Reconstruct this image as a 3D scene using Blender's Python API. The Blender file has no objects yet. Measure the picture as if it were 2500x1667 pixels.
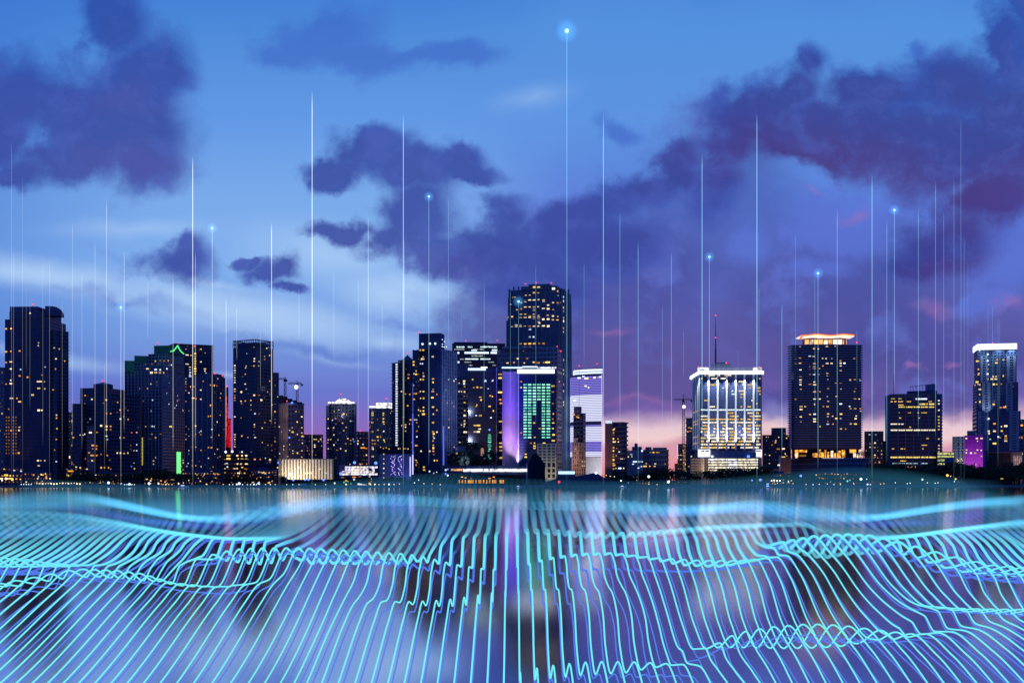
import bpy, math, random, re
import numpy as np
from mathutils import noise, Vector
random.seed(7)
R = math.radians
sc = bpy.context.scene
COL = sc.collection

# ------------------------------------------------------------------ camera
F, CX, HY, HC, GZ = 3000.0, 1250.0, 1170.0, 8.0, 2.0   # focal length in photo pixels, horizon, eye height, quay height
cam = bpy.data.objects.new('camera', bpy.data.cameras.new('camera'))
COL.objects.link(cam)
cam.location = (0, 0, HC)
cam.rotation_euler = (R(90), 0, 0)
cam.data.sensor_width = 36.0
cam.data.lens = F / 2500 * 36.0
cam.data.shift_y = (HY - 833.5) / 2500
cam.data.clip_start = 0.5
cam.data.clip_end = 30000
sc.camera = cam
sc.view_settings.view_transform = 'Standard'
sc.view_settings.look = 'None'
sc.view_settings.exposure = 0.0
sc.view_settings.gamma = 1.0
sc.cycles.transparent_max_bounces = 96
sc.cycles.max_bounces = 6
sc.cycles.sample_clamp_indirect = 4.0


def lin(r, g, b):
    f = lambda c: (c / 255 / 12.92) if c / 255 <= 0.04045 else ((c / 255 + 0.055) / 1.055) ** 2.4
    return (f(r), f(g), f(b), 1.0)


# ------------------------------------------------------------------ dusk sky (world): procedural clouds placed by direction
W = bpy.data.worlds.new('World')
sc.world = W
W.use_nodes = True
nt = W.node_tree
nt.nodes.clear()


def N(tree, kind, ins=None, **kw):
    n = tree.nodes.new(kind)
    for k, v in kw.items():
        setattr(n, k, v)
    for k, v in (ins or {}).items():
        s = n.inputs[k]
        if isinstance(v, bpy.types.NodeSocket):
            tree.links.new(v, s)
        else:
            s.default_value = v
    return n


def M(op, a, b=None, c=None, clamp=False):
    ins = {0: a}
    if b is not None: ins[1] = b
    if c is not None: ins[2] = c
    return N(nt, 'ShaderNodeMath', ins, operation=op, use_clamp=clamp).outputs[0]


def MR(v, a, b, c=0.0, d=1.0, kind='SMOOTHSTEP'):
    return N(nt, 'ShaderNodeMapRange', {'Value': v, 'From Min': a, 'From Max': b, 'To Min': c, 'To Max': d},
             interpolation_type=kind).outputs[0]


def MIX(f, a, b, mode='MIX'):
    n = N(nt, 'ShaderNodeMix', data_type='RGBA', blend_type=mode)
    for i, v in ((0, f), (6, a), (7, b)):
        if isinstance(v, bpy.types.NodeSocket): nt.links.new(v, n.inputs[i])
        else: n.inputs[i].default_value = v
    return n.outputs[2]


def build_sky():
    tc = N(nt, 'ShaderNodeTexCoord').outputs['Generated']
    sep = N(nt, 'ShaderNodeSeparateXYZ', {0: tc})
    dx, dy, dz = sep.outputs
    ay = M('MAXIMUM', M('ABSOLUTE', dy), 0.12)
    u = M('ADD', M('MULTIPLY', M('DIVIDE', dx, ay), 3.0), 1.25)          # azimuth, in thousands of photo pixels
    v = M('SUBTRACT', 1.17, M('MULTIPLY', M('DIVIDE', M('MAXIMUM', dz, -0.02), ay), 3.0))
    P0 = N(nt, 'ShaderNodeCombineXYZ', {0: u, 1: v, 2: 0.0}).outputs[0]
    nz = N(nt, 'ShaderNodeTexNoise', {'Vector': P0, 'Scale': 6.0, 'Detail': 7.0, 'Roughness': 0.6})
    nz2 = N(nt, 'ShaderNodeTexNoise', {'Vector': P0, 'Scale': 2.6, 'Detail': 5.0, 'Roughness': 0.55})
    off = N(nt, 'ShaderNodeVectorMath', {0: nz.outputs['Color'], 1: (0.5, 0.5, 0.5)}, operation='SUBTRACT').outputs[0]
    P = N(nt, 'ShaderNodeVectorMath', {0: off, 1: (0.17, 0.15, 0), 2: P0}, operation='MULTIPLY_ADD').outputs[0]
    fb = M('SUBTRACT', nz.outputs[0], 0.5)
    fb2 = M('SUBTRACT', nz2.outputs[0], 0.5)

    ROT = {}

    def turned(src, deg):
        """the coordinates turned about the middle of the sky, one copy per angle used"""
        if deg == 0: return src
        key = (src.node.name, deg)
        if key not in ROT:
            ROT[key] = N(nt, 'ShaderNodeVectorRotate', {'Vector': src, 'Center': (1.25, .6, 0), 'Angle': R(-deg)}, rotation_type='Z_AXIS').outputs[0]
        return ROT[key]

    def union(items, src=P, soft=(1.25, 0.35)):
        """soft union of ellipses (x, y, rx, ry, turn, weight) in thousandths of a picture pixel"""
        acc = None
        for it in items:
            x, y, rx, ry = it[:4]; rot = it[4] if len(it) > 4 else 0; gain = it[5] if len(it) > 5 else 1.0
            q = min((-36, -20, -10, 0, 10), key=lambda d_: abs(d_ - rot))
            if abs(rx - ry) < 20: q = 0
            dx_, dy_ = x / 1000 - 1.25, y / 1000 - .6; c_, s_ = math.cos(R(-q)), math.sin(R(-q))
            xr, yr = 1.25 + c_ * dx_ - s_ * dy_, .6 + s_ * dx_ + c_ * dy_
            sx, sy = 1000 / rx, 1000 / ry
            v_ = N(nt, 'ShaderNodeVectorMath', {0: turned(src, q), 1: (sx, sy, 0), 2: (-xr * sx, -yr * sy, 0)}, operation='MULTIPLY_ADD').outputs[0]
            l_ = N(nt, 'ShaderNodeVectorMath', {0: v_}, operation='LENGTH').outputs['Value']
            if gain < 1: l_ = M('ADD', l_, (1 - gain) * (soft[0] - soft[1]) * .75)
            acc = l_ if acc is None else M('SMOOTH_MIN', acc, l_, .35)
        return acc if soft[0] > 5 else MR(acc, soft[0], soft[1], 0.0, 1.0)

    def ramp(v, stops):
        r = N(nt, 'ShaderNodeValToRGB', {0: v})
        e = r.color_ramp.elements
        while len(e) < len(stops): e.new(0.5)
        for el, (p, c) in zip(e, stops):
            el.position = p; el.color = lin(*c)
        return r.outputs[0]
    vv = M('DIVIDE', M('ADD', v, 0.2), 1.4, clamp=True)                     # -200..1200
    pos = lambda y: (y / 1000 + 0.2) / 1.4
    left = ramp(vv, [(pos(-150), (52, 108, 208)), (pos(60), (76, 137, 217)), (pos(300), (100, 154, 229)), (pos(480), (122, 170, 234)),
                     (pos(640), (130, 176, 238)), (pos(820), (118, 156, 224)), (pos(960), (108, 118, 204)),
                     (pos(1080), (148, 102, 184)), (pos(1170), (165, 105, 170))])
    vr = M('ADD', vv, M('ADD', M('MULTIPLY', fb2, .10), M('MULTIPLY', fb, .035)), clamp=True)
    right = ramp(vr, [(pos(-150), (66, 122, 212)), (pos(60), (84, 145, 222)), (pos(300), (94, 148, 225)), (pos(520), (92, 122, 216)),
                      (pos(700), (90, 102, 188)), (pos(900), (98, 90, 164)), (pos(985), (128, 100, 175)),
                      (pos(1035), (232, 200, 210)), (pos(1062), (240, 206, 208)), (pos(1085), (214, 158, 178)),
                      (pos(1130), (226, 150, 160)), (pos(1170), (220, 120, 120))])
    c = MIX(MR(M('ADD', u, M('MULTIPLY', fb2, 0.25)), 0.98, 1.5), left, right)
    # top corners fall off
    c = MIX(MR(u, 0.45, -0.1, 0, 0.45), c, lin(52, 108, 205))
    # pale streaks of high cloud on the left
    st = union([(90, 668, 380, 46, 8), (600, 765, 460, 66, 13, 1.0), (950, 720, 170, 75, 10, .9), (330, 560, 500, 60, 3, .35),
                (800, 620, 360, 130, 10, .6), (260, 720, 300, 26, 10, .7), (500, 690, 300, 24, 10, .6), (1000, 700, 200, 50, 10, .8), (120, 870, 340, 34, 6, .6), (820, 880, 260, 22, 10, .35),
                (1300, 240, 320, 90, -12, .25), (560, 920, 160, 20, 8, .4), (960, 840, 160, 40, 12, .7)], src=
               N(nt, 'ShaderNodeVectorMath', {0: off, 1: (0.12, 0.05, 0), 2: P0}, operation='MULTIPLY_ADD').outputs[0], soft=(1.3, .0))
    c = MIX(M('MULTIPLY', st, 0.8), c, lin(180, 211, 247))
    dk = union([(300, 735, 420, 28, 8, .6), (760, 850, 400, 26, 12, .7), (400, 650, 300, 30, 8, .5), (700, 960, 240, 40, 4, .5), (1000, 800, 160, 20, 9, .5)],
               soft=(1.3, .0))
    c = MIX(M('MULTIPLY', dk, 0.7), c, lin(88, 120, 205))
    # broad veils of purple cloud, right half
    veil = union([(1500, 700, 330, 210, -10), (1750, 560, 260, 250, 0), (1300, 820, 240, 230, 0, .9), (2050, 760, 420, 240, 0, .85), (1560, 880, 260, 150, 0, 1.0),
                  (2330, 880, 260, 130, 0, .9), (1180, 640, 110, 90, 0, .9), (2300, 600, 170, 110, -20, 1.0), (1600, 500, 160, 100, -30, .8), (1780, 400, 160, 160, 0, .9), (1400, 560, 130, 60, -25, .8),
                  (1500, 960, 420, 40, 0, .8), (2230, 970, 260, 40, 0, .9), (1920, 960, 200, 55, 0, 1.0), (2060, 1000, 130, 34, 0, .8), (1440, 1000, 90, 30, 0, .8)],
                 soft=(9, 9))
    veil = MR(M('SUBTRACT', veil, M('MULTIPLY', fb, 1.5)), 1.25, 0.45)
    vcol = MIX(MR(v, 0.45, 0.95), lin(76, 100, 182), lin(92, 82, 150))
    vcol = MIX(M('MULTIPLY', MR(fb2, -0.10, 0.10), 0.65), vcol, lin(66, 72, 152))
    vcol = MIX(M('MULTIPLY', MR(M('ADD', fb, M('MULTIPLY', fb2, .8)), 0.0, 0.2), 0.6), vcol, lin(100, 116, 204))
    c = MIX(M('MULTIPLY', veil, 0.80), c, vcol)
    # lighter window inside the veil, pink touches
    op = union([(2050, 560, 190, 110, 8), (1830, 600, 120, 110, 0, .7), (2450, 620, 110, 140, -10, 1.0), (2420, 740, 120, 60, -10, .8), (2010, 660, 160, 60, 0, .6)], soft=(1.2, .2))
    op = MR(M('ADD', op, M('MULTIPLY', fb, 1.2)), 0.1, 0.95)
    c = MIX(M('MULTIPLY', op, 0.75), c, lin(92, 116, 212))
    pk = union([(2080, 520, 60, 40, 0, .5), (1980, 480, 60, 20, 40, .4), (2220, 890, 22, 14, 10, 1), (2320, 880, 30, 12, 0, .8), (2290, 760, 120, 40, 0, .5),
                (1490, 820, 120, 20, 0, .5), (2020, 980, 120, 22, 0, .6), (1560, 985, 200, 25, 0, .5), (2470, 750, 60, 40, 0, .6), (2400, 1010, 300, 20, 0, .5)],
               soft=(1.3, .0))
    c = MIX(M('MULTIPLY', pk, 0.6), c, lin(166, 112, 178))
    # dark cumulus
    nz3 = N(nt, 'ShaderNodeTexNoise', {'Vector': P, 'Scale': 9.0, 'Detail': 8.0, 'Roughness': 0.62})
    fb3 = M('SUBTRACT', nz3.outputs[0], 0.5)
    dark = union([(50, 235, 130, 105, 10), (190, 270, 170, 120), (282, 50, 80, 120, -10), (345, 180, 120, 110), (400, 170, 80, 60), (340, 310, 130, 130),
                  (170, 400, 190, 62), (350, 400, 120, 66), (10, 330, 60, 90), (40, 430, 90, 40), (240, 330, 120, 100),
                  (430, 650, 92, 54), (440, 615, 60, 40), (692, 642, 40, 34), (672, 662, 56, 26), (712, 704, 40, 16, 10, .6), (618, 636, 34, 16, 0, .5),
                  (900, 375, 120, 55, -8), (815, 425, 100, 32), (1010, 420, 130, 64), (1140, 395, 60, 40, 20), (1160, 430, 70, 24), (1010, 520, 110, 90), (830, 560, 100, 26), (1060, 610, 160, 58, 8), (930, 580, 80, 44),
                  (1220, 530, 70, 50), (1345, 555, 80, 46), (1150, 590, 100, 70), (1290, 640, 160, 60, 0, .8),
                  (1975, 145, 56, 44, 0), (1930, 220, 80, 70, -30), (1850, 290, 140, 85, -35), (1770, 360, 110, 50, -40), (2060, 330, 280, 90, 0), (2160, 225, 160, 66), (2330, 200, 150, 90), (2450, 110, 70, 120, -10),
                  (2300, 350, 320, 115, 5), (2480, 300, 120, 200), (2430, 480, 170, 66, -20), (1990, 380, 200, 50, 6), (1640, 440, 80, 40, -20), (2520, 50, 90, 150),
                  (2310, 600, 130, 80, -20), (2240, 650, 90, 40, -20), (1740, 450, 70, 80, 0, .6), (1320, 700, 140, 70, 0, .6), (1560, 480, 110, 50, -20, .8), (1260, 580, 150, 64), (1430, 530, 120, 56, -20), (1480, 600, 150, 70, 0, .8), (1640, 400, 90, 44, -36)], soft=(9, 9))
    dm = MR(M('SUBTRACT', dark, M('ADD', M('MULTIPLY', fb, 1.5), M('MULTIPLY', fb3, .9))), 1.42, 0.50)
    core = MR(M('SUBTRACT', dark, M('MULTIPLY', fb2, 1.8)), 1.1, 0.35)
    dcol = MIX(MR(v, 0.0, 0.6), lin(44, 80, 172), lin(62, 80, 168))
    dcol = MIX(M('MULTIPLY', core, MR(v, 0.0, .3, .3, .75)), dcol, MIX(MR(u, 1.2, 2.0), lin(60, 76, 160), lin(58, 58, 138)))
    under = union([(2100, 430, 480, 90, 6), (2400, 480, 220, 90, -10), (2350, 660, 160, 50, -20), (330, 410, 200, 60), (300, 250, 160, 60, 0, .6), (1050, 640, 170, 50, 5, .9), (1150, 470, 80, 30, 0, .5)], soft=(1.6, .1))
    dcol = MIX(M('MULTIPLY', under, 0.85), dcol, MIX(MR(u, 1.2, 2.0), lin(74, 78, 160), lin(74, 52, 124)))
    dcol = MIX(M('MULTIPLY', MR(fb3, -0.04, 0.18), 0.4), dcol, lin(80, 100, 190))
    c = MIX(M('MULTIPLY', dm, 0.92), c, dcol)
    # faint clouds
    ft = union([(790, 90, 150, 80, -12), (870, 140, 150, 50, 10), (1130, 140, 110, 40), (1000, 150, 90, 26), (1510, 330, 60, 30, 0, .4), (2225, 125, 34, 22, 0, .8), (690, 130, 80, 30)], soft=(9, 9))
    fm = MR(M('SUBTRACT', ft, M('ADD', M('MULTIPLY', fb, 1.3), M('MULTIPLY', fb3, .6))), 1.35, 0.35)
    c = MIX(M('MULTIPLY', fm, 0.55), c, lin(58, 92, 192))
    # unseen sky behind the viewer: dimmer, bluer, kept up to light the facades
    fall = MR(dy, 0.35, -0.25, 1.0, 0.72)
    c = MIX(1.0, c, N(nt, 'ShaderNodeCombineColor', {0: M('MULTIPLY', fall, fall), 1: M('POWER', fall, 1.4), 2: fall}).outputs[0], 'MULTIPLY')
    # fine atmospheric mottling
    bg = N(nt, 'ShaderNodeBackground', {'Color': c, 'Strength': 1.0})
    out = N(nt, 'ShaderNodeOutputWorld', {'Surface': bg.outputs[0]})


build_sky()
W.cycles.sampling_method = 'MANUAL'
W.cycles.sample_map_resolution = 1024


# ------------------------------------------------------------------ materials
MATS = {}


def wall(name, col, rough=0.85, var=0.35, scale=0.35, metal=0.0, spec=0.3):
    if name in MATS: return MATS[name]
    m = bpy.data.materials.new(name); m.use_nodes = True; t = m.node_tree
    p = t.nodes['Principled BSDF']
    tc = N(t, 'ShaderNodeTexCoord').outputs['Object']
    mp = N(t, 'ShaderNodeMapping', {'Vector': tc, 'Scale': (scale, scale, scale * 0.25)}).outputs[0]
    n = N(t, 'ShaderNodeTexNoise', {'Vector': mp, 'Scale': 1.0, 'Detail': 5.0, 'Roughness': 0.65})
    r = N(t, 'ShaderNodeMapRange', {'Value': n.outputs[0], 'From Min': 0.3, 'From Max': 0.7, 'To Min': 1 - var, 'To Max': 1 + var * .6}).outputs[0]
    mx = N(t, 'ShaderNodeVectorMath', {0: col[:3], 1: N(t, 'ShaderNodeCombineXYZ', {0: r, 1: r, 2: r}).outputs[0]}, operation='MULTIPLY')
    t.links.new(mx.outputs[0], p.inputs['Base Color'])
    p.inputs['Roughness'].default_value = rough
    p.inputs['Metallic'].default_value = metal
    p.inputs['Specular IOR Level'].default_value = spec
    MATS[name] = m
    return m


def emis(name, col, strength=1.0, rand=0.0, mottled=0.0):
    if name in MATS: return MATS[name]
    strength = min(strength, 1.1 + .25 * max(0, strength - 1.1))       # lamps only a little above white: the long exposure clips there
    m = bpy.data.materials.new(name); m.use_nodes = True; t = m.node_tree; t.nodes.clear()
    e = N(t, 'ShaderNodeEmission', {'Color': (*col[:3], 1), 'Strength': strength})
    if rand:
        oi = N(t, 'ShaderNodeObjectInfo').outputs['Random']
        s = N(t, 'ShaderNodeMapRange', {'Value': oi, 'To Min': strength * (1 - rand), 'To Max': strength * (1 + rand)}).outputs[0]
        t.links.new(s, e.inputs['Strength'])
    if mottled:
        tc = N(t, 'ShaderNodeTexCoord').outputs['Object']
        n = N(t, 'ShaderNodeTexNoise', {'Vector': tc, 'Scale': mottled, 'Detail': 3.0}).outputs[0]
        s = N(t, 'ShaderNodeMapRange', {'Value': n, 'From Min': .35, 'From Max': .65, 'To Min': strength * .25, 'To Max': strength * 1.6}).outputs[0]
        t.links.new(s, e.inputs['Strength'])
    N(t, 'ShaderNodeOutputMaterial', {'Surface': e.outputs[0]})
    m.cycles.emission_sampling = 'NONE'
    MATS[name] = m
    return m


NAVY = wall('painted concrete, dusk navy', (0.06, 0.085, 0.19))
NAVY2 = wall('dark blue cladding', (0.036, 0.054, 0.14))
GREY = wall('grey concrete', (0.14, 0.18, 0.30))
PALE = wall('pale render', (0.26, 0.28, 0.40))
WHITE = wall('white render', (0.62, 0.60, 0.62), var=.18)
TAN = wall('tan stone', (0.40, 0.30, 0.24))
BROWN = wall('brown cladding', (0.22, 0.12, 0.11))
GRAN = wall('ribbed granite', (0.075, 0.135, 0.23))
PURP = wall('smooth pale panels', (0.5, 0.42, 0.55), var=.12)
SLAB = wall('balcony concrete', (0.20, 0.24, 0.38))
SLABD = wall('dark balcony concrete', (0.12, 0.15, 0.28))
STEEL = wall('dark steel', (0.05, 0.05, 0.08), rough=.5, metal=.3)
GLASS = wall('window glass', (0.008, 0.012, 0.035), rough=.15, var=.3, spec=.5)
GLASSB = wall('blue curtain glass', (0.015, 0.03, 0.06), rough=.12, var=.3, spec=.6)
BLACK = wall('black cladding', (0.012, 0.013, 0.03))
EMC = {'o': ((1.0, .36, .05), 1.0), 'y': ((1.0, .60, .10), 1.15), 'w': ((1.0, .74, .42), 1.35), 'c': ((.62, .80, 1.0), 1.5),
       'b': ((.10, .22, 1.0), 2.2), 'r': ((1.0, .06, .04), 1.5), 'g': ((.16, .85, .52), 1.0), 'p': ((.9, .35, .9), 1.3), 'd': ((1.0, .42, .12), .3), 'k': ((.5, .6, 1.0), .22)}


def emc(c, bright=False):
    col, s = EMC[c]
    return emis('lit window ' + c + (' bright' if bright else ''), col, s * (1.9 if bright else .95), rand=.6)


# ------------------------------------------------------------------ mesh helpers
def mesh_obj(name, verts, faces, mat, parent=None, loc=None, smooth=False):
    me = bpy.data.meshes.new(name)
    me.from_pydata([tuple(v) for v in verts], [], faces)
    me.materials.append(mat)
    if smooth: me.polygons.foreach_set('use_smooth', [True] * len(me.polygons))
    o = bpy.data.objects.new(name, me)
    COL.objects.link(o)
    if parent: o.parent = parent
    if loc: o.location = loc
    return o


def link_mesh(name, me, parent, loc, rz=0.0):
    o = bpy.data.objects.new(name, me); COL.objects.link(o)
    o.parent = parent; o.location = loc; o.rotation_euler.z = rz
    return o


def prism(poly, z0, z1):
    n = len(poly)
    v = [(x, y, z0) for x, y in poly] + [(x, y, z1) for x, y in poly]
    f = [tuple(range(n))[::-1], tuple(range(n, 2 * n))]
    f += [(i, (i + 1) % n, n + (i + 1) % n, n + i) for i in range(n)]
    return v, f


class MB:
    def __init__(s): s.v = []; s.f = []
    def add(s, vf):
        v, f = vf; b = len(s.v); s.v += list(v); s.f += [tuple(i + b for i in q) for q in f]
    def prism(s, poly, z0, z1): s.add(prism(poly, z0, z1))
    def box(s, x0, x1, y0, y1, z0, z1): s.add(prism([(x0, y0), (x1, y0), (x1, y1), (x0, y1)], z0, z1))
    def tube(s, a, b, r0, r1=None, n=6):
        r1 = r0 if r1 is None else r1
        a = Vector(a); b = Vector(b); t = (b - a).normalized()
        u = t.cross(Vector((0, 0, 1)) if abs(t.z) < .9 else Vector((1, 0, 0))).normalized(); w = t.cross(u)
        v = [a + (u * math.cos(k * 2 * math.pi / n) + w * math.sin(k * 2 * math.pi / n)) * r0 for k in range(n)]
        v += [b + (u * math.cos(k * 2 * math.pi / n) + w * math.sin(k * 2 * math.pi / n)) * r1 for k in range(n)]
        s.add((v, [(k, (k + 1) % n, n + (k + 1) % n, n + k) for k in range(n)] + [tuple(range(n))[::-1], tuple(range(n, 2 * n))]))
    def ball(s, c, r, n=8, m=5, sz=1.0):
        v = [(c[0], c[1], c[2] - r * sz)]
        for j in range(1, m):
            a = -math.pi / 2 + math.pi * j / m
            v += [(c[0] + r * math.cos(a) * math.cos(2 * math.pi * k / n), c[1] + r * math.cos(a) * math.sin(2 * math.pi * k / n), c[2] + r * sz * math.sin(a)) for k in range(n)]
        v.append((c[0], c[1], c[2] + r * sz))
        f = [(0, 1 + (k + 1) % n, 1 + k) for k in range(n)]
        for j in range(m - 2):
            b = 1 + j * n
            f += [(b + k, b + (k + 1) % n, b + n + (k + 1) % n, b + n + k) for k in range(n)]
        b = 1 + (m - 2) * n
        f += [(b + k, b + (k + 1) % n, len(v) - 1) for k in range(n)]
        s.add((v, f))
    def build(s, name, mat, parent=None, loc=None, smooth=False): return mesh_obj(name, s.v, s.f, mat, parent, loc, smooth)


def tag(o, label=None, cat=None, group=None, kind=None):
    for k, v in (('label', label), ('category', cat), ('group', group), ('kind', kind)):
        if v: o[k] = v
    return o


def empty(name, loc):
    o = bpy.data.objects.new(name, None); COL.objects.link(o); o.location = loc; o.empty_display_size = 1
    return o


# ------------------------------------------------------------------ plan geometry
def PX(px, d): return (px - CX) / F * d
def PZ(py, d): return HC + (HY - py) / F * d


def hit_line(C, dr, px):
    """distance along dr from C to the vertical plane through the eye at azimuth px"""
    k = (px - CX) / F
    return (k * C[1] - C[0]) / (dr[0] - k * dr[1])


def flat(pl, pr, d, th=32.0):
    pc = (pl + pr) / 2; a = math.atan((pc - CX) / F)
    t = (math.cos(a), -math.sin(a)); r = (math.sin(a), math.cos(a)); C = (PX(pc, d), d)
    l1 = hit_line(C, (-t[0], -t[1]), pl); l2 = hit_line(C, t, pr)
    A = (C[0] - t[0] * l1, C[1] - t[1] * l1); B = (C[0] + t[0] * l2, C[1] + t[1] * l2)
    return [A, B, (B[0] + r[0] * th, B[1] + r[1] * th), (A[0] + r[0] * th, A[1] + r[1] * th)]


def corner(pl, pc, pr, d, deg):
    a = math.atan((pc - CX) / F); th = R(deg)
    t = (math.cos(a), -math.sin(a)); r = (math.sin(a), math.cos(a)); C = (PX(pc, d), d)
    dl = (-t[0] * math.cos(th) + r[0] * math.sin(th), -t[1] * math.cos(th) + r[1] * math.sin(th))
    dr = (t[0] * math.sin(th) + r[0] * math.cos(th), t[1] * math.sin(th) + r[1] * math.cos(th))
    L = hit_line(C, dl, pl); Rr = hit_line(C, dr, pr)
    A = (C[0] + dl[0] * L, C[1] + dl[1] * L); B = (C[0] + dr[0] * Rr, C[1] + dr[1] * Rr)
    return [A, C, B, (A[0] + B[0] - C[0], A[1] + B[1] - C[1])]


def oval(pl, pr, d, depth=1.0, n=20, sq=2.0):
    c = PX((pl + pr) / 2, d); rx = (PX(pr, d) - PX(pl, d)) / 2; ry = rx * depth
    out = []
    for k in range(n):
        a = -math.pi + 2 * math.pi * k / n
        ca, sa = math.cos(a), math.sin(a)
        e = 2.0 / sq
        out.append((c + rx * math.copysign(abs(ca) ** e, ca), d + ry + ry * math.copysign(abs(sa) ** e, sa)))
    return out


def grow(poly, e):
    n = len(poly); out = []
    for i in range(n):
        p0, p1, p2 = poly[i - 1], poly[i], poly[(i + 1) % n]
        def nrm(a, b):
            dx, dy = b[0] - a[0], b[1] - a[1]; l = math.hypot(dx, dy) or 1
            return dy / l, -dx / l
        n1, n2 = nrm(p0, p1), nrm(p1, p2)
        m = (n1[0] + n2[0], n1[1] + n2[1]); k = max(0.35, 1 + n1[0] * n2[0] + n1[1] * n2[1])
        out.append((p1[0] + m[0] * e / k, p1[1] + m[1] * e / k))
    return out


FR = {'A': (0, 700, 3.014), 'B': (280, 780, 3.564), 'C': (640, 780, 3.564), 'D': (930, 680, 2.903), 'E': (1180, 660, 2.8),
      'F': (1440, 760, 3.409), 'G': (1640, 740, 3.266), 'H': (1840, 780, 3.565), 'I': (2120, 780, 3.563), 'Z': (0, 0, 1.0)}
PANES = {}
BLDS = []


class Bd:
    def __init__(s, name, short, label, cat, px0, px1):
        s.name, s.short, s.px = name, short, (px0, px1)
        s.label, s.cat = label, cat
        s.root = None; s.faces = []; s.win = MB(); s.nlit = 0; s.cells = []
        BLDS.append(s)

    def L(s, v): return (v[0] - s.o[0], v[1] - s.o[1], v[2] - s.o[2])

    def block(s, poly, top, base=None, mat=NAVY, part='wall', floors=0, slab=None, bay=0, win=(.7, .6), slabmat=None, pil=0, pilmat=None,
              wmat=None, lit=0, bay0=0, slabname='balcony', keepcells=True, dref=None, slabt=.45, colw=(('o', 4), ('y', 3), ('w', 3), ('c', 1))):
        d = dref or min(p[1] for p in poly)
        z1 = PZ(top, d); z0 = GZ - .5 if base is None else PZ(base, d)
        if s.root is None:
            cx = sum(p[0] for p in poly) / len(poly); cy = sum(p[1] for p in poly) / len(poly)
            s.o = (cx, cy, GZ)
            s.root = tag(empty(s.name, s.o), s.label, s.cat)
        vb = MB(); vb.prism([(x - s.o[0], y - s.o[1]) for x, y in poly], z0 - GZ, z1 - GZ)
        ob = vb.build(part, mat, s.root)
        n = len(poly); nf = []
        for i in range(n):
            a, b = poly[i], poly[(i + 1) % n]
            dx, dy = b[0] - a[0], b[1] - a[1]; l = math.hypot(dx, dy)
            if l < .3: continue
            nx, ny = dy / l, -dx / l
            mx, my = (a[0] + b[0]) / 2, (a[1] + b[1]) / 2
            if nx * mx + ny * my < -0.02 * math.hypot(mx, my):
                nf.append(dict(a=a, b=b, z0=z0, z1=z1, n=(nx, ny), l=l, t=(dx / l, dy / l)))
        s.faces += nf
        s.last = dict(poly=poly, z0=z0, z1=z1, d=d, faces=nf)
        H = z1 - z0; zb = max(z0, GZ)
        if floors:
            fh = (z1 - zb) / floors
            s.last['fh'] = fh; s.last['zb'] = zb
            if slab:
                gp = grow(poly, slab)
                sb = MB(); sb.prism([(x - s.o[0], y - s.o[1]) for x, y in gp], -slabt / 2, slabt / 2)
                first = None
                for k in range(1, floors + 1):
                    zz = zb + k * fh - GZ - (.25 if k == floors else 0)
                    if first is None:
                        first = sb.build(slabname, slabmat or SLAB, s.root, (0, 0, zz))
                    else: link_mesh(slabname, first.data, s.root, (0, 0, zz))
            for f in nf:
                if not bay: continue
                nb = max(1, round(f['l'] / bay)); bw = f['l'] / nb
                for i in range(nb):
                    if pil and i > 0:
                        cx = f['a'][0] + f['t'][0] * bw * i; cy = f['a'][1] + f['t'][1] * bw * i
                        q = [(cx + f['t'][0] * u + f['n'][0] * w, cy + f['t'][1] * u + f['n'][1] * w) for u, w in ((-pil / 2, .55), (pil / 2, .55), (pil / 2, -.1), (-pil / 2, -.1))]
                        pb = MB(); pb.prism([(x - s.o[0], y - s.o[1]) for x, y in q], z0 - GZ, z1 - GZ - .1)
                        pb.build('pilaster', pilmat or mat, s.root)
                    for k in range(floors):
                        u0 = bw * (i + .5 - win[0] / 2); u1 = bw * (i + .5 + win[0] / 2)
                        w0 = zb + fh * (k + .5 - win[1] / 2); w1 = zb + fh * (k + .5 + win[1] / 2)
                        s._pane(f, u0, u1, w0, w1)
                        s.cells.append((f, (u0 + u1) / 2, (w0 + w1) / 2, u1 - u0, w1 - w0))
            if lit:
                ks = [c for c in s.cells if c[0] in nf]
                random.shuffle(ks)
                pool = [c for c, w in colw for _ in range(w)]
                for c in ks[:int(lit)]:
                    s._lit(c[0], c[1], c[2], c[3] * random.uniform(.5, .95), c[4] * random.uniform(.6, .9), random.choice(pool), random.random() < .15)
        return ob

    def _pane(s, f, u0, u1, z0, z1, e=.12):
        a, t, n = f['a'], f['t'], f['n']
        p = lambda u, z: (a[0] + t[0] * u + n[0] * e - s.o[0], a[1] + t[1] * u + n[1] * e - s.o[1], z - GZ)
        b = len(s.win.v); s.win.v += [p(u0, z0), p(u1, z0), p(u1, z1), p(u0, z1)]; s.win.f.append((b, b + 1, b + 2, b + 3))

    def _lit(s, f, u, z, w, h, c, bright=False, name='window'):
        if s.nlit >= 99 and name == 'window':
            return
        s.nlit += name == 'window'
        w, h = round(w * 3) / 3 or .33, round(h * 3) / 3 or .33
        key = (w, h, c, bright)
        if key not in PANES:
            m = MB(); m.box(-w / 2, w / 2, -.3, .1, -h / 2, h / 2)
            o = m.build(name, emc(c, bright)); PANES[key] = o.data; bpy.data.objects.remove(o)
        a, t, n = f['a'], f['t'], f['n']
        link_mesh(name, PANES[key], s.root, (a[0] + t[0] * u + n[0] * .1 - s.o[0], a[1] + t[1] * u + n[1] * .1 - s.o[1], z - GZ), math.atan2(t[1], t[0]))

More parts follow.
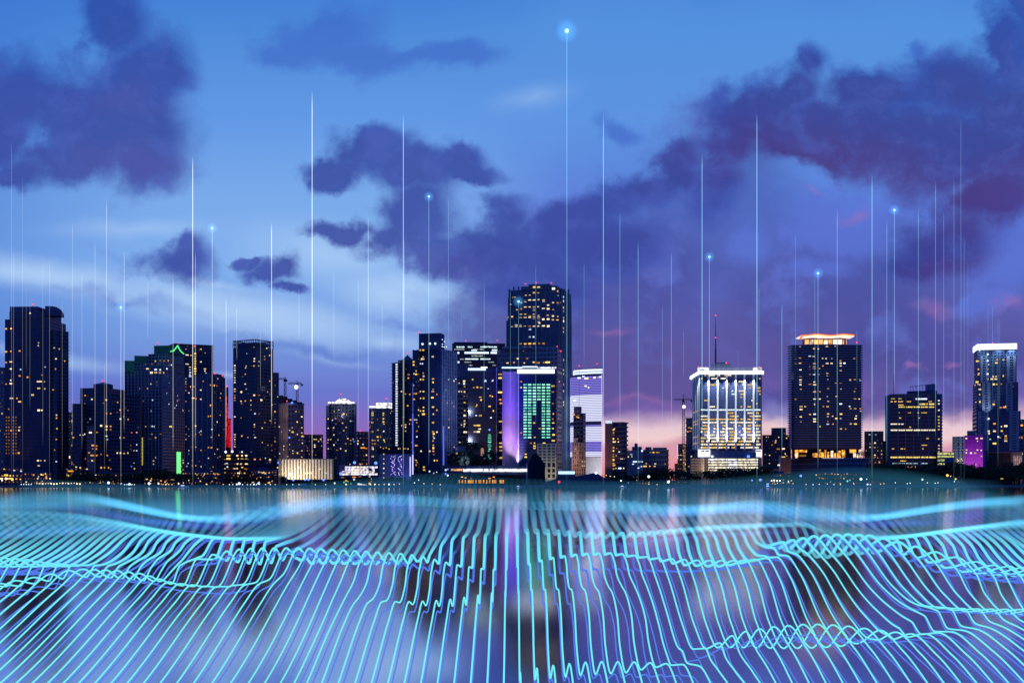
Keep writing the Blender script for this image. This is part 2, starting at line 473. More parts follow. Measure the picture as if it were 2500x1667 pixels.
    def find(s, px, py):
        k = (px - CX) / F; best = None
        for f in s.faces:
            a, t = f['a'], f['t']
            den = t[0] - k * t[1]
            if abs(den) < 1e-6: continue
            u = (k * a[1] - a[0]) / den
            if -.4 <= u <= f['l'] + .4:
                y = a[1] + t[1] * u; z = PZ(py, y)
                if f['z0'] - 2 <= z <= f['z1'] + 1 and (best is None or y < best[2]):
                    best = (f, u, y, z)
        return best

    def lits(s, fr, spec, size=(11, 9)):
        ox, oy, k = FR[fr]
        for m in re.finditer(r'(-?\d+),(\d+)([a-zA-Z]*)(\d*)', spec):
            x, y = ox + int(m[1]) / k, oy + int(m[2]) / k
            c = m[3] or 'y'; w = (int(m[4]) if m[4] else size[0]) / k; h = size[1] / k
            br = c.isupper(); c = c.lower()
            if br: w *= 1.15; h *= 1.2
            g = s.find(x, y)
            if not g: continue
            sc_ = g[2] / F
            s._lit(g[0], g[1], g[3], w * sc_ * random.uniform(.65, 1.05), h * sc_ * random.uniform(.7, 1.05), c, br)

    def col(s, fr, x, y0, y1, st, c, size=(11, 8)):
        y = y0
        while y <= y1:
            s.lits(fr, '%d,%d%s' % (x, y, c), size); y += st

    def strip(s, part, x0, x1, y0, y1, mat, th=.8, out=.0):
        """a bar lying along the facade between two picture positions"""
        g0 = s.find(x0, (y0 + y1) / 2) or s.find(x0 + 1, (y0 + y1) / 2); g1 = s.find(x1, (y0 + y1) / 2) or s.find(x1 - 1, (y0 + y1) / 2)
        if not g0 or not g1:
            d = s.last['d'] - 1
            p = flat(x0, x1, d, th)
            m = MB(); m.prism([(x - s.o[0], y - s.o[1]) for x, y in p], PZ(y1, d) - GZ, PZ(y0, d) - GZ)
            return m.build(part, mat, s.root)
        f = g0[0]; a = (f['a'][0] + f['t'][0] * g0[1], f['a'][1] + f['t'][1] * g0[1])
        f2 = g1[0]; b = (f2['a'][0] + f2['t'][0] * g1[1], f2['a'][1] + f2['t'][1] * g1[1])
        n = f['n']; d = (a[1] + b[1]) / 2
        q = [(a[0] + n[0] * (th + out), a[1] + n[1] * (th + out)), (b[0] + n[0] * (th + out), b[1] + n[1] * (th + out)), (b[0] + n[0] * (out - .1), b[1] + n[1] * (out - .1)), (a[0] + n[0] * (out - .1), a[1] + n[1] * (out - .1))]
        m = MB(); m.prism([(x - s.o[0], y - s.o[1]) for x, y in q], PZ(y1, d) - GZ, PZ(y0, d) - GZ)
        return m.build(part, mat, s.root)

    def beacon(s, *pts):
        for px, py in pts:
            d = s.last['d'] + 6; m = MB(); z = PZ(py, d)
            m.ball((0, 0, 0), .95, 8, 5)
            o = m.build('beacon', emis('red beacon', (1, .06, .10), 3.0), s.root, (PX(px, d) - s.o[0], d - s.o[1], z - GZ))
            zt = s.last['z1']
            if z > zt:
                m = MB(); m.tube((0, 0, zt - z - 2), (0, 0, -.5), .18); m.build('beacon_mast', STEEL, o)

    def flood(s, px, py, c, size=2.0, out=2.0, col=None, d=None):
        g = s.find(px, py)
        d0 = d or (g[2] if g else s.last['d']); n = g[0]['n'] if g else (0, -1)
        m = MB(); m.ball((0, 0, 0), size / 2, 10, 6)
        key = 'floodlight ' + c
        m.build('floodlight', emis(key, EMC[c][0], 6.0), s.root, (PX(px, d0) + n[0] * out - s.o[0], d0 + n[1] * out - s.o[1], PZ(py, d0) - GZ), True)

    def done(s):
        cl = random.sample(s.cells, min(len(s.cells), max(0, min(30, 96 - s.nlit))))
        for c in cl: s._lit(c[0], c[1], c[2], min(1.6, c[3]) * random.uniform(.4, .9), min(1.3, c[4]) * random.uniform(.5, .9), random.choice('ddkkw'))
        if s.win.f:
            o = s.win.build('window', GLASS, s.root); o['kind'] = 'stuff'


def spot(px, py, d, tx, ty, td, power, col, size=60, blend=.6, rad=.6):
    L = bpy.data.lights.new('floodlight', 'SPOT'); L.energy = power; L.color = col; L.spot_size = R(size); L.spot_blend = blend; L.shadow_soft_size = rad
    o = bpy.data.objects.new('floodlight_beam', L); COL.objects.link(o)
    a = Vector((PX(px, d), d, PZ(py, d))); b = Vector((PX(tx, td), td, PZ(ty, td)))
    o.location = a; o.rotation_euler = (b - a).to_track_quat('-Z', 'Y').to_euler()
    return o


def relief(px0, px1, n, amp, d):
    pass


# ================================================================== SETTING
def water_mat():
    m = bpy.data.materials.new('calm bay water'); m.use_nodes = True; t = m.node_tree; t.nodes.clear()
    g = N(t, 'ShaderNodeBsdfAnisotropic', {'Color': (.66, .70, .80, 1), 'Roughness': 0.12, 'Anisotropy': -.62}, distribution='BECKMANN')
    tg = N(t, 'ShaderNodeTangent', direction_type='UV_MAP'); t.links.new(tg.outputs[0], g.inputs['Tangent'])
    N(t, 'ShaderNodeOutputMaterial', {'Surface': g.outputs[0]})
    return m


def sheet(name, x0, x1, y0, y1, z, mat, nx=2, ny=2):
    v = [(x0 + (x1 - x0) * i / nx, y0 + (y1 - y0) * j / ny, z) for j in range(ny + 1) for i in range(nx + 1)]
    f = [(j * (nx + 1) + i, j * (nx + 1) + i + 1, (j + 1) * (nx + 1) + i + 1, (j + 1) * (nx + 1) + i) for j in range(ny) for i in range(nx)]
    o = mesh_obj(name, v, f, mat)
    uv = o.data.uv_layers.new(name='UVMap')
    for l in o.data.loops:
        c = o.data.vertices[l.vertex_index].co; uv.data[l.index].uv = ((c.x - x0) / 1000, (c.y - y0) / 1000)
    o['kind'] = 'structure'
    return o


sheet('water', -6000, 6000, -300, 9000, 0.0, water_mat())
LAND = wall('dark ground', (0.02, 0.024, 0.02))
m = MB()
# waterfront land: slightly irregular quay edge
edge = []
for i in range(61):
    x = -1500 + 50 * i
    edge.append((x, 1262 + 4 * noise.noise(Vector((x * .004, 3, 0)))))
m.prism(edge + [(3000, 9000), (-3000, 9000)], -.5, GZ)
g = m.build('ground', LAND); g['kind'] = 'structure'
m = MB(); m.prism([(x, y - .6) for x, y in edge] + [(x, y + .2) for x, y in edge[::-1]], -.4, GZ + .35)
tag(m.build('quay', wall('quay concrete', (.12, .12, .13))), kind='structure')
sheet('road', -1500, 1500, 1276, 1284, GZ + .02, wall('asphalt', (.03, .03, .035)))

# ================================================================== BUILDINGS
E = emis
BLUE_W = E('blue white neon', (.55, .70, 1.0), 3.0)
WHITE_N = E('white neon', (.9, .93, 1.0), 3.2)
WHITE_M = E('white light panel', (.80, .85, 1.0), 1.6, mottled=.4)

b = Bd('apartment_tower', 'the grey tower at the left edge', 'narrow grey tower cut off by the left edge, behind the tallest left tower', 'building', 0, 11)
b.block(flat(-40, 14, 1700, 30), 895, mat=GREY, floors=34, bay=3.2, win=(.55, .5), lit=14); b.done()

# left tall tower
b = Bd('apartment_tower', 'the tall dark tower far left', 'tall dark tower with curved crown and balconies down its right side, leftmost big tower', 'tower', 12, 166)
pl = corner(12, 122, 166, 1400, 22)
b.block(pl, 803, mat=NAVY2, floors=42, bay=4.2, win=(.62, .5), dref=1400)
b.block(corner(12, 122, 161, 1401, 22), 779, base=803, mat=NAVY2, dref=1400, part='upper_floors', floors=3, bay=4.5)
b.block(corner(23, 110, 150, 1402, 24), 760, base=779, mat=NAVY, dref=1400, part='penthouse', floors=2, bay=6)
b.block(corner(24, 92, 130, 1404, 24), 747, base=760, mat=NAVY, dref=1400, part='crown')
m = MB(); d = 1405
for k in range(8):                                   # curved shoulder of the crown
    x0 = 126 + 27 * math.sin(k / 8 * math.pi / 2); y0 = 747 + 24 * (1 - math.cos(k / 8 * math.pi / 2))
    p = flat(110, x0 + 4, d, 20); m.prism([(x - b.o[0], y - b.o[1]) for x, y in p], PZ(y0 + 3.4, d) - GZ, PZ(y0 + .2, d) - GZ)
m.build('roof_curve', NAVY, b.root)
q = corner(122, 140, 167.5, 1398, 45)
b.block(q, 806, mat=NAVY2, part='balcony_stack', floors=42, slab=.7, slabmat=SLABD, bay=5, win=(.6, .6))
b.lits('A', "82,308y 45,310o 285,412w 282,433w 400,450w 435,457w 45,478o 80,475o 145,472o 413,530w20 475,546o 45,557o 80,552w20 333,590c 80,604w20 410,605o 152,608c 145,655o 203,665O 80,688w 290,697W35 328,698w 45,715o 80,712w20 285,747y25 330,750w 392,757o 240,795w20 85,820w30 145,845y20 65,900o 285,908W20 308,908w 417,943w 417,966o 82,1057o 143,1032w 140,1056w 420,1043y 415,1122o 403,1200o 280,1278w 300,1278w 330,1278w 285,1315w20 415,1285c 138,1222o 125,820o 310,650o 222,195w 22,810w", (12, 10))
for yy in range(960, 1240, 24):
    b.lits('A', ' '.join('%d,%dd' % (x, yy) for x in (48, 66, 98, 118)), (9, 11))
b.beacon((80, 743)); b.done()
spot(50, 1178, 1380, 40, 1040, 1400, 16000, (1, .35, .08), 50)

b = Bd('apartment_block', 'the small tan-lit block', 'small tan-lit block low in the gap right of the tall left tower', 'building', 164, 177)
b.block(flat(160, 180, 1600, 20), 1006, mat=TAN, floors=12, bay=4, lit=12); b.beacon((165, 1009)); b.done()

# second tower, stepped
b = Bd('apartment_tower', 'the stepped brown tower', 'stepped dark tower with peaked cap and orange windows, second big tower from the left', 'tower', 176, 345)
b.block(corner(196, 272, 346, 1390, 38), 960, mat=NAVY2, floors=24, slab=.6, slabmat=SLABD, bay=4.5, win=(.6, .55), dref=1390)
b.block(corner(196, 258, 305, 1392, 32), 946, base=960, mat=NAVY2, part='upper_floors', dref=1390, floors=2, bay=5)
b.block(flat(228, 276, 1398, 18), 938, base=946, mat=NAVY2, part='penthouse')
mm = MB(); p = flat(230, 274, 1400, 16); c = (sum(x for x, y in p) / 4, sum(y for x, y in p) / 4)
zb, zt = PZ(938, 1400), PZ(932, 1400)
mm.add(([(x - b.o[0], y - b.o[1], zb - GZ) for x, y in p] + [(c[0] - b.o[0], c[1] - b.o[1], zt - GZ)], [(0, 1, 4), (1, 2, 4), (2, 3, 4), (3, 0, 4), (3, 2, 1, 0)]))
mm.build('roof', SLABD, b.root)
b.block(corner(176, 200, 214, 1388, 25), 985, mat=NAVY2, part='wing', floors=22, slab=.8, slabmat=SLABD, bay=4.5)
b.block(flat(212, 232, 1376, 12), 1040, mat=SLABD, part='lit_bay', floors=16, slab=.5, slabmat=SLAB, bay=3)
b.lits('A', "627,800o 677,828w 783,832O 865,850w 883,905o 940,908o 785,932O 815,932o 862,925o 785,1026Y 815,1026o 785,1050Y 815,1050o 665,972c 745,1022W20 622,1084C 665,1072w20 715,1070o 785,1098w 790,1122c 912,1110o 882,1110y 683,1166O20 712,1170o 710,1192o 1005,1072w 968,1072r 1005,1160c 745,1232o 862,1222w 885,1222w 912,1225o 940,1222w 678,1240O20 712,1240o 790,1240o 678,1278W 627,1265o 745,1330Y 770,1330o 800,1330o 985,1295c 967,1320b 988,1337y 975,1390o 992,1397o 540,1108o 942,975o 885,972w 910,955w 655,1220y 683,1190o 815,1340o 1005,1205c 985,1205w", (12, 10))
b.beacon((250, 930)); b.done()

# low buildings between
b = Bd('low_building', 'the lit low hall left', 'low dark hall with bright lit upper storey at the foot of the stepped tower', 'building', 160, 212)
b.block(flat(158, 214, 1350, 14), 1140, mat=BLACK, floors=4, bay=5)
b.lits('A', "510,1315W 530,1315c30 560,1325w 590,1330y 520,1355O40 510,1388Y35 525,1388o 640,1340w", (14, 9)); b.done()
b = Bd('low_building', 'the lit low hall at the far left', 'low waterfront hall with orange lit openings at the left edge', 'building', 0, 55)
b.block(flat(-20, 56, 1335, 14), 1138, mat=NAVY2, floors=3, bay=4)
b.lits('A', "10,1285o30 8,1310y 45,1385Y30 75,1390Y 20,1390o 60,1410Y40 10,1410W20 90,1410w 150,1415y 120,1412o 105,1350c 155,1355c 30,1340y", (14, 9)); b.done()

# green crowned tower
b = Bd('apartment_tower', 'the green-crowned tower', 'stepped grey residential tower with green lit roof edges and arch', 'tower', 304, 452)
b.block(corner(304, 396, 452, 1460, 30), 905, mat=GREY, floors=36, bay=4.6, win=(.55, .6), pil=.7, pilmat=PALE, dref=1460)
b.block(corner(327, 400, 450, 1462, 30), 884, base=905, mat=GREY, part='upper_floors', floors=3, bay=4.6, dref=1460)
b.block(corner(362, 404, 449, 1464, 34), 862, base=884, mat=GREY, part='upper_floors', floors=3, bay=4.6, dref=1460)
b.block(flat(304, 328, 1470, 18), 880, base=906, mat=wall('green painted parapet', (.05, .18, .13)), part='parapet')
b.block(flat(328, 363, 1472, 18), 868, base=886, mat=wall('green tinted wall', (.03, .12, .1)), part='parapet')
b.block(corner(376, 420, 440, 1470, 25), 843, base=863, mat=wall('green tinted wall', (.03, .12, .1)), part='crown', dref=1470)
GREEN = E('green neon', (.10, .95, .30), 1.3)
mm = MB(); d = 1452
pts = [(416, 858), (424, 856), (429, 850), (434, 843), (437, 851), (442, 858), (449, 864)]
for (x0, y0), (x1, y1) in zip(pts, pts[1:]):
    mm.tube((PX(x0, d) - b.o[0], d - b.o[1], PZ(y0, d) - GZ), (PX(x1, d) - b.o[0], d - b.o[1], PZ(y1, d) - GZ), .75)
mm.build('lit_arch', GREEN, b.root)
b.strip('light_column', 431, 440, 1103, 1157, E('lime light column', (.20, 1.0, .28), 1.4))
b.strip('light_strip', 347, 349, 1068, 1135, E('yellow strip', (.6, .6, .1), .7))
b.lits('B', "280,428w 292,428w 320,462W20 357,460W22 395,462Y20 357,435C22 397,437c20 425,462y 453,428C 355,362y 397,358o 430,360o 465,358o 318,560W 287,600o 547,662o 320,795C 325,928C 268,930y 345,930c 485,930Y30 323,997w 400,995o 355,1027o 520,768c 545,706o 595,792c 493,395c 330,700c 560,1223c 595,1222c 595,1245w 580,1275y 595,1305w 580,1320o 470,735c 535,745c 355,1200c 450,640c", (13, 11))
b.beacon((385, 837)); b.done()
spot(318, 905, 1430, 315, 885, 1470, 4500, (.1, 1, .4), 60)
spot(400, 880, 1430, 395, 850, 1470, 7000, (.1, 1, .45), 70)

# dark rear tower right of it
b = Bd('apartment_tower', 'the slab behind the green-crowned tower', 'dark slab tower with a column of lit yellow windows, right of the green arch', 'tower', 452, 521)
b.block(corner(400, 424, 520, 1520, 78), 838, mat=NAVY2, floors=36, bay=5, win=(.6, .5), dref=1520, slab=.5, slabmat=SLABD)
b.lits('B', "630,308w30 665,312w 630,387w30 655,415w20 655,437c20 657,460c20 655,480c20 657,495c20 655,510c20 622,515w20 620,540w20 620,560w 620,585r 620,617o 620,712o 750,368w 787,290y 785,430w20 785,447w 793,465c 793,483c 620,257o 625,930o 625,997o 622,1042o 595,1130o 750,258y", (12, 8))
b.col('B', 700, 296, 480, 22, 'Y', (14, 10)); b.beacon((437, 839), (475, 845)); b.done()

b = Bd('apartment_tower', 'the blue pilastered tower', 'dark blue tower with pale vertical ribs right of the green-crowned tower', 'tower', 455, 550)
b.block(corner(455, 520, 550, 1440, 30), 918, mat=NAVY, floors=30, bay=6.5, win=(.5, .55), pil=1.3, pilmat=GREY, dref=1440)
b.block(corner(478, 520, 546, 1446, 30), 910, base=918, mat=NAVY, part='parapet', dref=1440)
b.lits('B', "665,583O 690,583o 865,573O 885,575O 835,570o 670,610o 750,613w 683,683O22 712,688O 750,693w 835,745O 670,787o 770,537o 835,838o 888,890C 705,925w20 705,997o 750,1000o 753,970c 815,1112o 843,1113o 670,1107o 708,1108w 752,1137o 815,1205w 672,1225o 755,1278w 708,1270o 672,1272o 705,1322o 672,1352o 712,1355o 845,1322o 800,1325y 915,830y 905,1005o 893,1127w 915,1190o 855,1280o 915,680o 843,1022c 847,955c 668,1110o 640,1250c 628,1275c 815,842o", (13, 10))
b.beacon((524, 912), (543, 917)); b.done()

# red tower
b = Bd('red_lit_tower', 'the red-lit tower', 'slim stepped tower lit solid red between two dark towers', 'tower', 551, 564)
RW = wall('red-lit stucco', (.5, .05, .05))  # red facade light put into the base colour
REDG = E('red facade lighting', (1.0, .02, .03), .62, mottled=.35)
b.block(flat(551, 557.5, 1480, 14), 945, mat=NAVY2, floors=22, bay=0)
b.block(flat(556, 564, 1478, 14), 1021, mat=RW, part='wing')
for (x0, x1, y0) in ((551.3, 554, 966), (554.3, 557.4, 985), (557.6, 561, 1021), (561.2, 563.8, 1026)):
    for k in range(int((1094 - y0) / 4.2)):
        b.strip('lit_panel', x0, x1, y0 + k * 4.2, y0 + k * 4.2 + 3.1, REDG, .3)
b.beacon((554, 943)); b.done()
b = Bd('low_building', 'the orange-lit low block', 'low block with rows of orange windows, at the foot of the red tower', 'building', 540, 610)
b.block(flat(545, 610, 1380, 16), 1104, mat=BLACK, floors=7, bay=3.6, win=(.7, .5))
b.lits('B', "1067,1183W 1108,1183W 1145,1183W 990,1183Y35 990,1210Y35 975,1250c20 1070,1255W20 1100,1255W20 1145,1255W20 1035,1295o 1065,1295w 1078,1335w30 1035,1355o 1090,1320o 1145,1210y20 1108,1210y20 1110,1285y 1145,1300o 1075,1210y 1075,1360o 1130,1335y 940,1355w 910,1350o 980,1280c 960,1330o", (14, 10))
b.flood(551, 1103, 'c', 2.6); b.flood(567, 1102, 'c', 2.6); b.flood(591, 1103, 'c', 1.6); b.done()

# tall dark tower with open roof frame
b = Bd('apartment_tower', 'the dark tower with open roof frame', 'tall dark glass tower with an open roof frame and lit balconies on its left edge', 'tower', 569, 668)
b.block(corner(569, 624, 667, 1420, 42), 846, mat=NAVY2, floors=40, bay=4.5, win=(.75, .6), dref=1420, slab=.25, slabmat=NAVY, slabt=.3, slabname='floor_band')
pf = corner(569, 624, 667, 1420, 42); z0, z1 = PZ(846, 1420), PZ(829, 1420)
mm = MB()
for i in range(4):
    a, c = pf[i], pf[(i + 1) % 4]
    for k in range(12):
        x = a[0] + (c[0] - a[0]) * k / 12 - b.o[0]; y = a[1] + (c[1] - a[1]) * k / 12 - b.o[1]
        mm.box(x - .35, x + .35, y - .35, y + .35, z0 - GZ, z1 - GZ)
    for zz in (z1, (z0 + z1) / 2):
        mm.tube((a[0] - b.o[0], a[1] - b.o[1], zz - GZ), (c[0] - b.o[0], c[1] - b.o[1], zz - GZ), .6, n=4)
mm.build('roof_frame', NAVY, b.root)
b.block(corner(580, 624, 655, 1425, 42), 834, base=847, mat=NAVY2, part='penthouse', dref=1420)
b.lits('B', "1213,240o 1322,250w 1150,296c 1347,312w 1217,340w 1215,362w20 1255,365w 1303,347o 1145,405w 1140,420w 1213,403o 1253,403w 1138,475o 1137,560w20 1348,535o 1145,605w 1103,630W 1330,628y 1215,658W20 1255,658o 1100,710w 1105,730o 1138,708o 1186,703o 1275,700W20 1187,743o 1187,785o 1222,818c20 1255,820o 1100,855o 1217,912W 1217,932o 1305,895y 1352,880o 1107,1012o 1223,1025w20 1160,1025o 1283,1068y 1332,1092o 1365,1092o 1367,1137o 1220,1215O 1265,1215O 1350,1218W20 1352,1235o 1310,1205c 1263,1317w 1333,1317w 1310,1355o 1280,1343o 1355,1357o 1190,1355O22 1225,1357O", (12, 10))
for r in ((400, 560, 'w'), (605, 640, 'y'), (660, 720, 'o'), (845, 850, 'w'), (1000, 1110, 'w')): b.col('B', 1046, r[0], r[1], 21, r[2], (20, 8))
b.done()

b = Bd('apartment_tower', 'the narrow dark tower', 'narrow dark tower tucked behind the right side of the open-framed tower', 'tower', 668, 684)
b.block(corner(660, 668, 681, 1500, 70), 909, mat=NAVY, floors=30, bay=4, win=(.6, .5), lit=8, dref=1500); b.done()

b = Bd('office_tower', 'the tower with the peach-lit flank', 'dark glass tower with a peach-lit left flank and sloping roof', 'tower', 681, 743)
b.block(corner(681, 701, 742, 1430, 60), 987, mat=TAN, floors=16, dref=1430)
b.block(corner(701.3, 703, 742, 1429.5, 85), 987, mat=NAVY, part='glass_front', floors=17, bay=4, win=(.8, .7), dref=1430)
b.block(corner(680, 701, 743, 1427, 60), 983, base=988, mat=PALE, part='cornice', dref=1430)
mm = MB(); d = 1436
for x0, x1, yt in ((681, 692, 965), (692, 702, 968), (702, 714, 973), (714, 726, 977), (726, 738, 981)):
    p = flat(x0, x1, d, 22); mm.prism([(x - b.o[0], y - b.o[1]) for x, y in p], PZ(985, d) - GZ, PZ(yt, d) - GZ)
mm.build('roof', BLACK, b.root)
mw = MB()
for k in range(26):
    for j in range(3):
        g_ = b.find(684 + j * 6, 995 + k * 4.8)
        if g_ and random.random() < .75:
            f, u, y, z = g_; a, t, n = f['a'], f['t'], f['n']
            p = [(a[0] + t[0] * (u + s_) + n[0] * w_ - b.o[0], a[1] + t[1] * (u + s_) + n[1] * w_ - b.o[1]) for s_, w_ in ((-.5, .15), (.5, .15), (.5, -.1), (-.5, -.1))]
            mw.prism(p, z - GZ - .45, z - GZ + .45)
tag(mw.build('window', BLACK, b.root), kind='stuff')
b.lits('C', "345,845W 305,890Y 345,940y 262,940w 265,978Y 307,998y 350,1015y20 345,985w 350,1075w 307,1160Y 267,1163y 345,1140w 267,1140w 345,1195o 150,932W 190,1100w 153,1165w 170,975w 188,1130w 222,1190y 130,720c 105,715c", (12, 10))
b.flood(711, 983, 'b', 2.4); b.flood(706, 1068, 'b', 2.0); b.flood(684, 1129, 'b', 3.0); b.beacon((701, 979)); b.done()
for k in range(3): spot(684 + 5 * k, 1150 - 60 * k, 1400, 690, 1060 - 50 * k, 1435, 16000, (1, .62, .5), 80)


def crane(px, ytop, ybase, d, jl, jr, jy, label, short, lamp=None):
    o = (PX(px, d), d + 0, GZ); rt = tag(empty('tower_crane', o), label, 'crane')
    def P(x, y, dy=0): return (PX(x, d) - o[0], dy, PZ(y, d) - GZ)
    mm = MB(); w = 1.1
    zb, zt = PZ(ybase, d) - GZ, PZ(jy, d) - GZ
    for sx in (-w, w):
        for sy in (-w, w): mm.tube((sx, sy, 0 if ybase > 1150 else zb), (sx, sy, zt), .22, n=4)
    z = zb; k = 0
    while z < zt - 3:
        s_ = 1 if k % 2 else -1
        mm.tube((-w * s_, -w, z), (w * s_, -w, z + 3), .14, n=4); mm.tube((-w * s_, w, z), (w * s_, w, z + 3), .14, n=4); z += 3; k += 1
    mm.build('mast', wall('crane steel', (.22, .14, .16)), rt)
    mm = MB()
    for dz in (-.6, .6): mm.tube(P(jl, jy - 0, dz)[:1] + (dz, zt), P(jr, jy, dz)[:1] + (dz, zt), .25, n=4)
    mm.tube((P(jl, jy)[0], 0, zt + 1.4), (P(jr, jy)[0], 0, zt + 1.4), .22, n=4)
    xl, xr = P(jl, jy)[0], P(jr, jy)[0]; n = 14
    for k in range(n): mm.tube((xl + (xr - xl) * k / n, 0, zt + (1.4 if k % 2 else 0)), (xl + (xr - xl) * (k + 1) / n, 0, zt + (0 if k % 2 else 1.4)), .13, n=4)
    mm.build('jib', STEEL, rt)
    mm = MB(); apex = P(px, ytop); mm.tube((0, 0, zt), apex, .5, .25, n=4)
    mm.tube(apex, (xl * .8, 0, zt + 1.4), .1, n=4); mm.tube(apex, (xr * .8, 0, zt + 1.4), .1, n=4); mm.build('tie_frame', STEEL, rt)
    side = xl if abs(xl) < abs(xr) else xr
    mm = MB(); mm.box(side - 1.3, side + 1.3, -1, 1, zt - 2.4, zt - .3); mm.build('counterweight', STEEL, rt)
    mm = MB(); mm.box(-1.6, .6, -1.6, -.2, zt - 2.8, zt - .4); mm.build('cab', STEEL, rt)
    if lamp:
        mm = MB(); mm.ball((0, 0, 0), lamp[2], 10, 6)
        q = P(lamp[0], lamp[1]); mm.build('floodlight', E('crane floodlight', (.78, .85, 1), 9.0), rt, (q[0], -2.5, q[2]), True)
    return rt


crane(725.5, 929, 978, 1445, 703, 737, 937, 'tower crane with a bright white floodlight above the sloping-roofed tower', '', (724, 945, 2.3))
crane(696, 920, 970, 1520, 679, 699, 926, 'small crane showing only its arm beside the narrow dark tower', '')

b = Bd('apartment_block', 'the low dark block with balconies', 'low dark block with balconies, between the peach-lit tower and the domed round tower', 'building', 743, 791)
b.block(corner(735, 744, 789, 1500, 75), 1060, mat=NAVY2, floors=11, bay=4, slab=.7, slabmat=SLABD, dref=1500)
b.lits('C', "462,1040y30 510,1040w 457,1090W 457,1107w 393,1140r 393,1115o 410,1170o 440,1150o"); b.beacon((749, 1060)); b.done()

# round tower with lit dome
b = Bd('round_tower', 'the round tower with the glowing dome', 'round grey tower with a glowing white domed top and balconies', 'tower', 797, 869)
b.block(oval(799, 867, 1520, .8, 24), 985, mat=wall('mid grey render', (.17, .19, .26)), floors=26, slab=.5, slabmat=SLAB, bay=3.0, win=(.55, .55), slabt=.3)
for x in (799, 866):
    b.block(flat(x - 3, x + 4, 1522, 8), 990, mat=GREY, part='balcony_stack', floors=26, slab=.4, slabmat=SLAB)
dome = MB(); c = b.last; P_ = oval(815, 856, 1524, .8, 20)
for k in range(5):
    s_ = math.cos(k / 5 * 1.35); cx = PX(835.5, 1530); cy = 1534
    pp = [(cx + (x - cx) * s_ - b.o[0], cy + (y - cy) * s_ - b.o[1]) for x, y in P_]
    dome.prism(pp, PZ(985 - k * 2.6, 1524) - GZ, PZ(985 - (k + 1) * 2.6, 1524) - GZ)
dome.build('dome', E('dome white', (.93, .92, 1.0), 2.6, mottled=.25), b.root)
for x0, x1 in ((801, 808), (810, 816), (853, 859), (860, 865)): b.strip('crown_light', x0, x1, 981, 984.5, WHITE_N, 1)
b.lits('C', "627,798y 668,785w 710,820Y 612,875c 770,882w 575,863y 575,945w 622,942W 625,1002W 730,938y 710,965Y 660,1045y 745,1035Y 770,1050o 728,1080y 770,1080y 625,1090W 570,1070o 575,1122w 683,1122W 728,1140Y 575,1045y 640,860o 790,1040c 650,1135o 800,1060b 700,900y")
b.beacon((832, 962)); b.done()
spot(832, 1010, 1495, 832, 978, 1525, 9000, (.9, .9, 1), 100)

b = Bd('office_block', 'the short grey tower', 'short grey tower in the gap right of the round domed tower', 'building', 869, 900)
b.block(flat(868, 900, 1560, 20), 1053, mat=GREY, floors=12, bay=4, pil=.5)
b.lits('C', "877,1085c 905,1120O20 885,1115O20 867,1115o20 908,1178W 833,1080W 835,1055y"); b.beacon((880, 1052)); b.done()

b = Bd('apartment_tower', 'the tan tower with the white crown', 'tan ribbed tower with a glowing white crown and columns of yellow windows', 'tower', 901, 957)
b.block(corner(901, 950, 958, 1500, 15), 996, mat=wall('tan render', (.28, .25, .24)), floors=24, bay=4.2, win=(.45, .6), pil=.9, pilmat=wall('light tan render', (.34, .31, .31)), dref=1500)
b.block(oval(917, 956, 1503, .5, 14), 983, base=996, mat=E('crown white', (.9, .93, 1), 2.4, mottled=.3), part='crown')
b.strip('crown_light', 902, 917, 991, 995, WHITE_N, 1)
b.lits('C', "960,800y 960,815Y 960,832Y 958,862W 958,895W 960,975Y 1055,815Y 1055,832y 1055,862Y 1055,890Y 1060,908y 1058,972C 1060,1045w 1065,1060y 1010,960Y 1005,1020Y 1030,1020y 960,1050y 960,1080y 985,1050y 960,1110W 962,1125W 962,1190W 1060,1110y 1125,797o 1127,1080y 935,890o 935,940o 1010,1050y 985,1080o", (13, 10)); b.beacon((943, 973)); b.done()

# balconied tower with white light column
b = Bd('apartment_tower', 'the tower with the white light column', 'dark balconied tower with one white column of light down its face', 'tower', 956, 1008)
b.block(corner(957, 970, 984, 1470, 45), 885, mat=NAVY2, floors=34, slab=1.0, slabmat=SLAB, bay=4)
b.block(corner(972, 1004, 1016, 1480, 25), 878, mat=NAVY2, part='wing', floors=34, bay=4, dref=1480, slab=.3, slabmat=SLABD)
mm = MB(); d = 1485; p = flat(982, 1008, d, 14); c = (sum(x for x, y in p) / 4, sum(y for x, y in p) / 4)
mm.add(([(x - b.o[0], y - b.o[1], PZ(878, d) - GZ) for x, y in p] + [(c[0] - b.o[0], c[1] - b.o[1], PZ(865, d) - GZ)], [(0, 1, 4), (1, 2, 4), (2, 3, 4), (3, 0, 4), (3, 2, 1, 0)]))
mm.build('pyramid_roof', NAVY, b.root)
for k in range(34):
    y = 888 + k * 5.95
    b.strip('balcony_light', 967.5, 971.2, y, y + 3.6, E('cool balcony light', (.75, .85, 1.0), 1.25), 1.2)
b.lits('D', "197,680o20 175,817o 205,820o 195,705o 145,800w 175,1052w 175,1080w 175,1035o 210,1000o 160,980c 190,900o"); b.beacon((994, 862)); b.done()

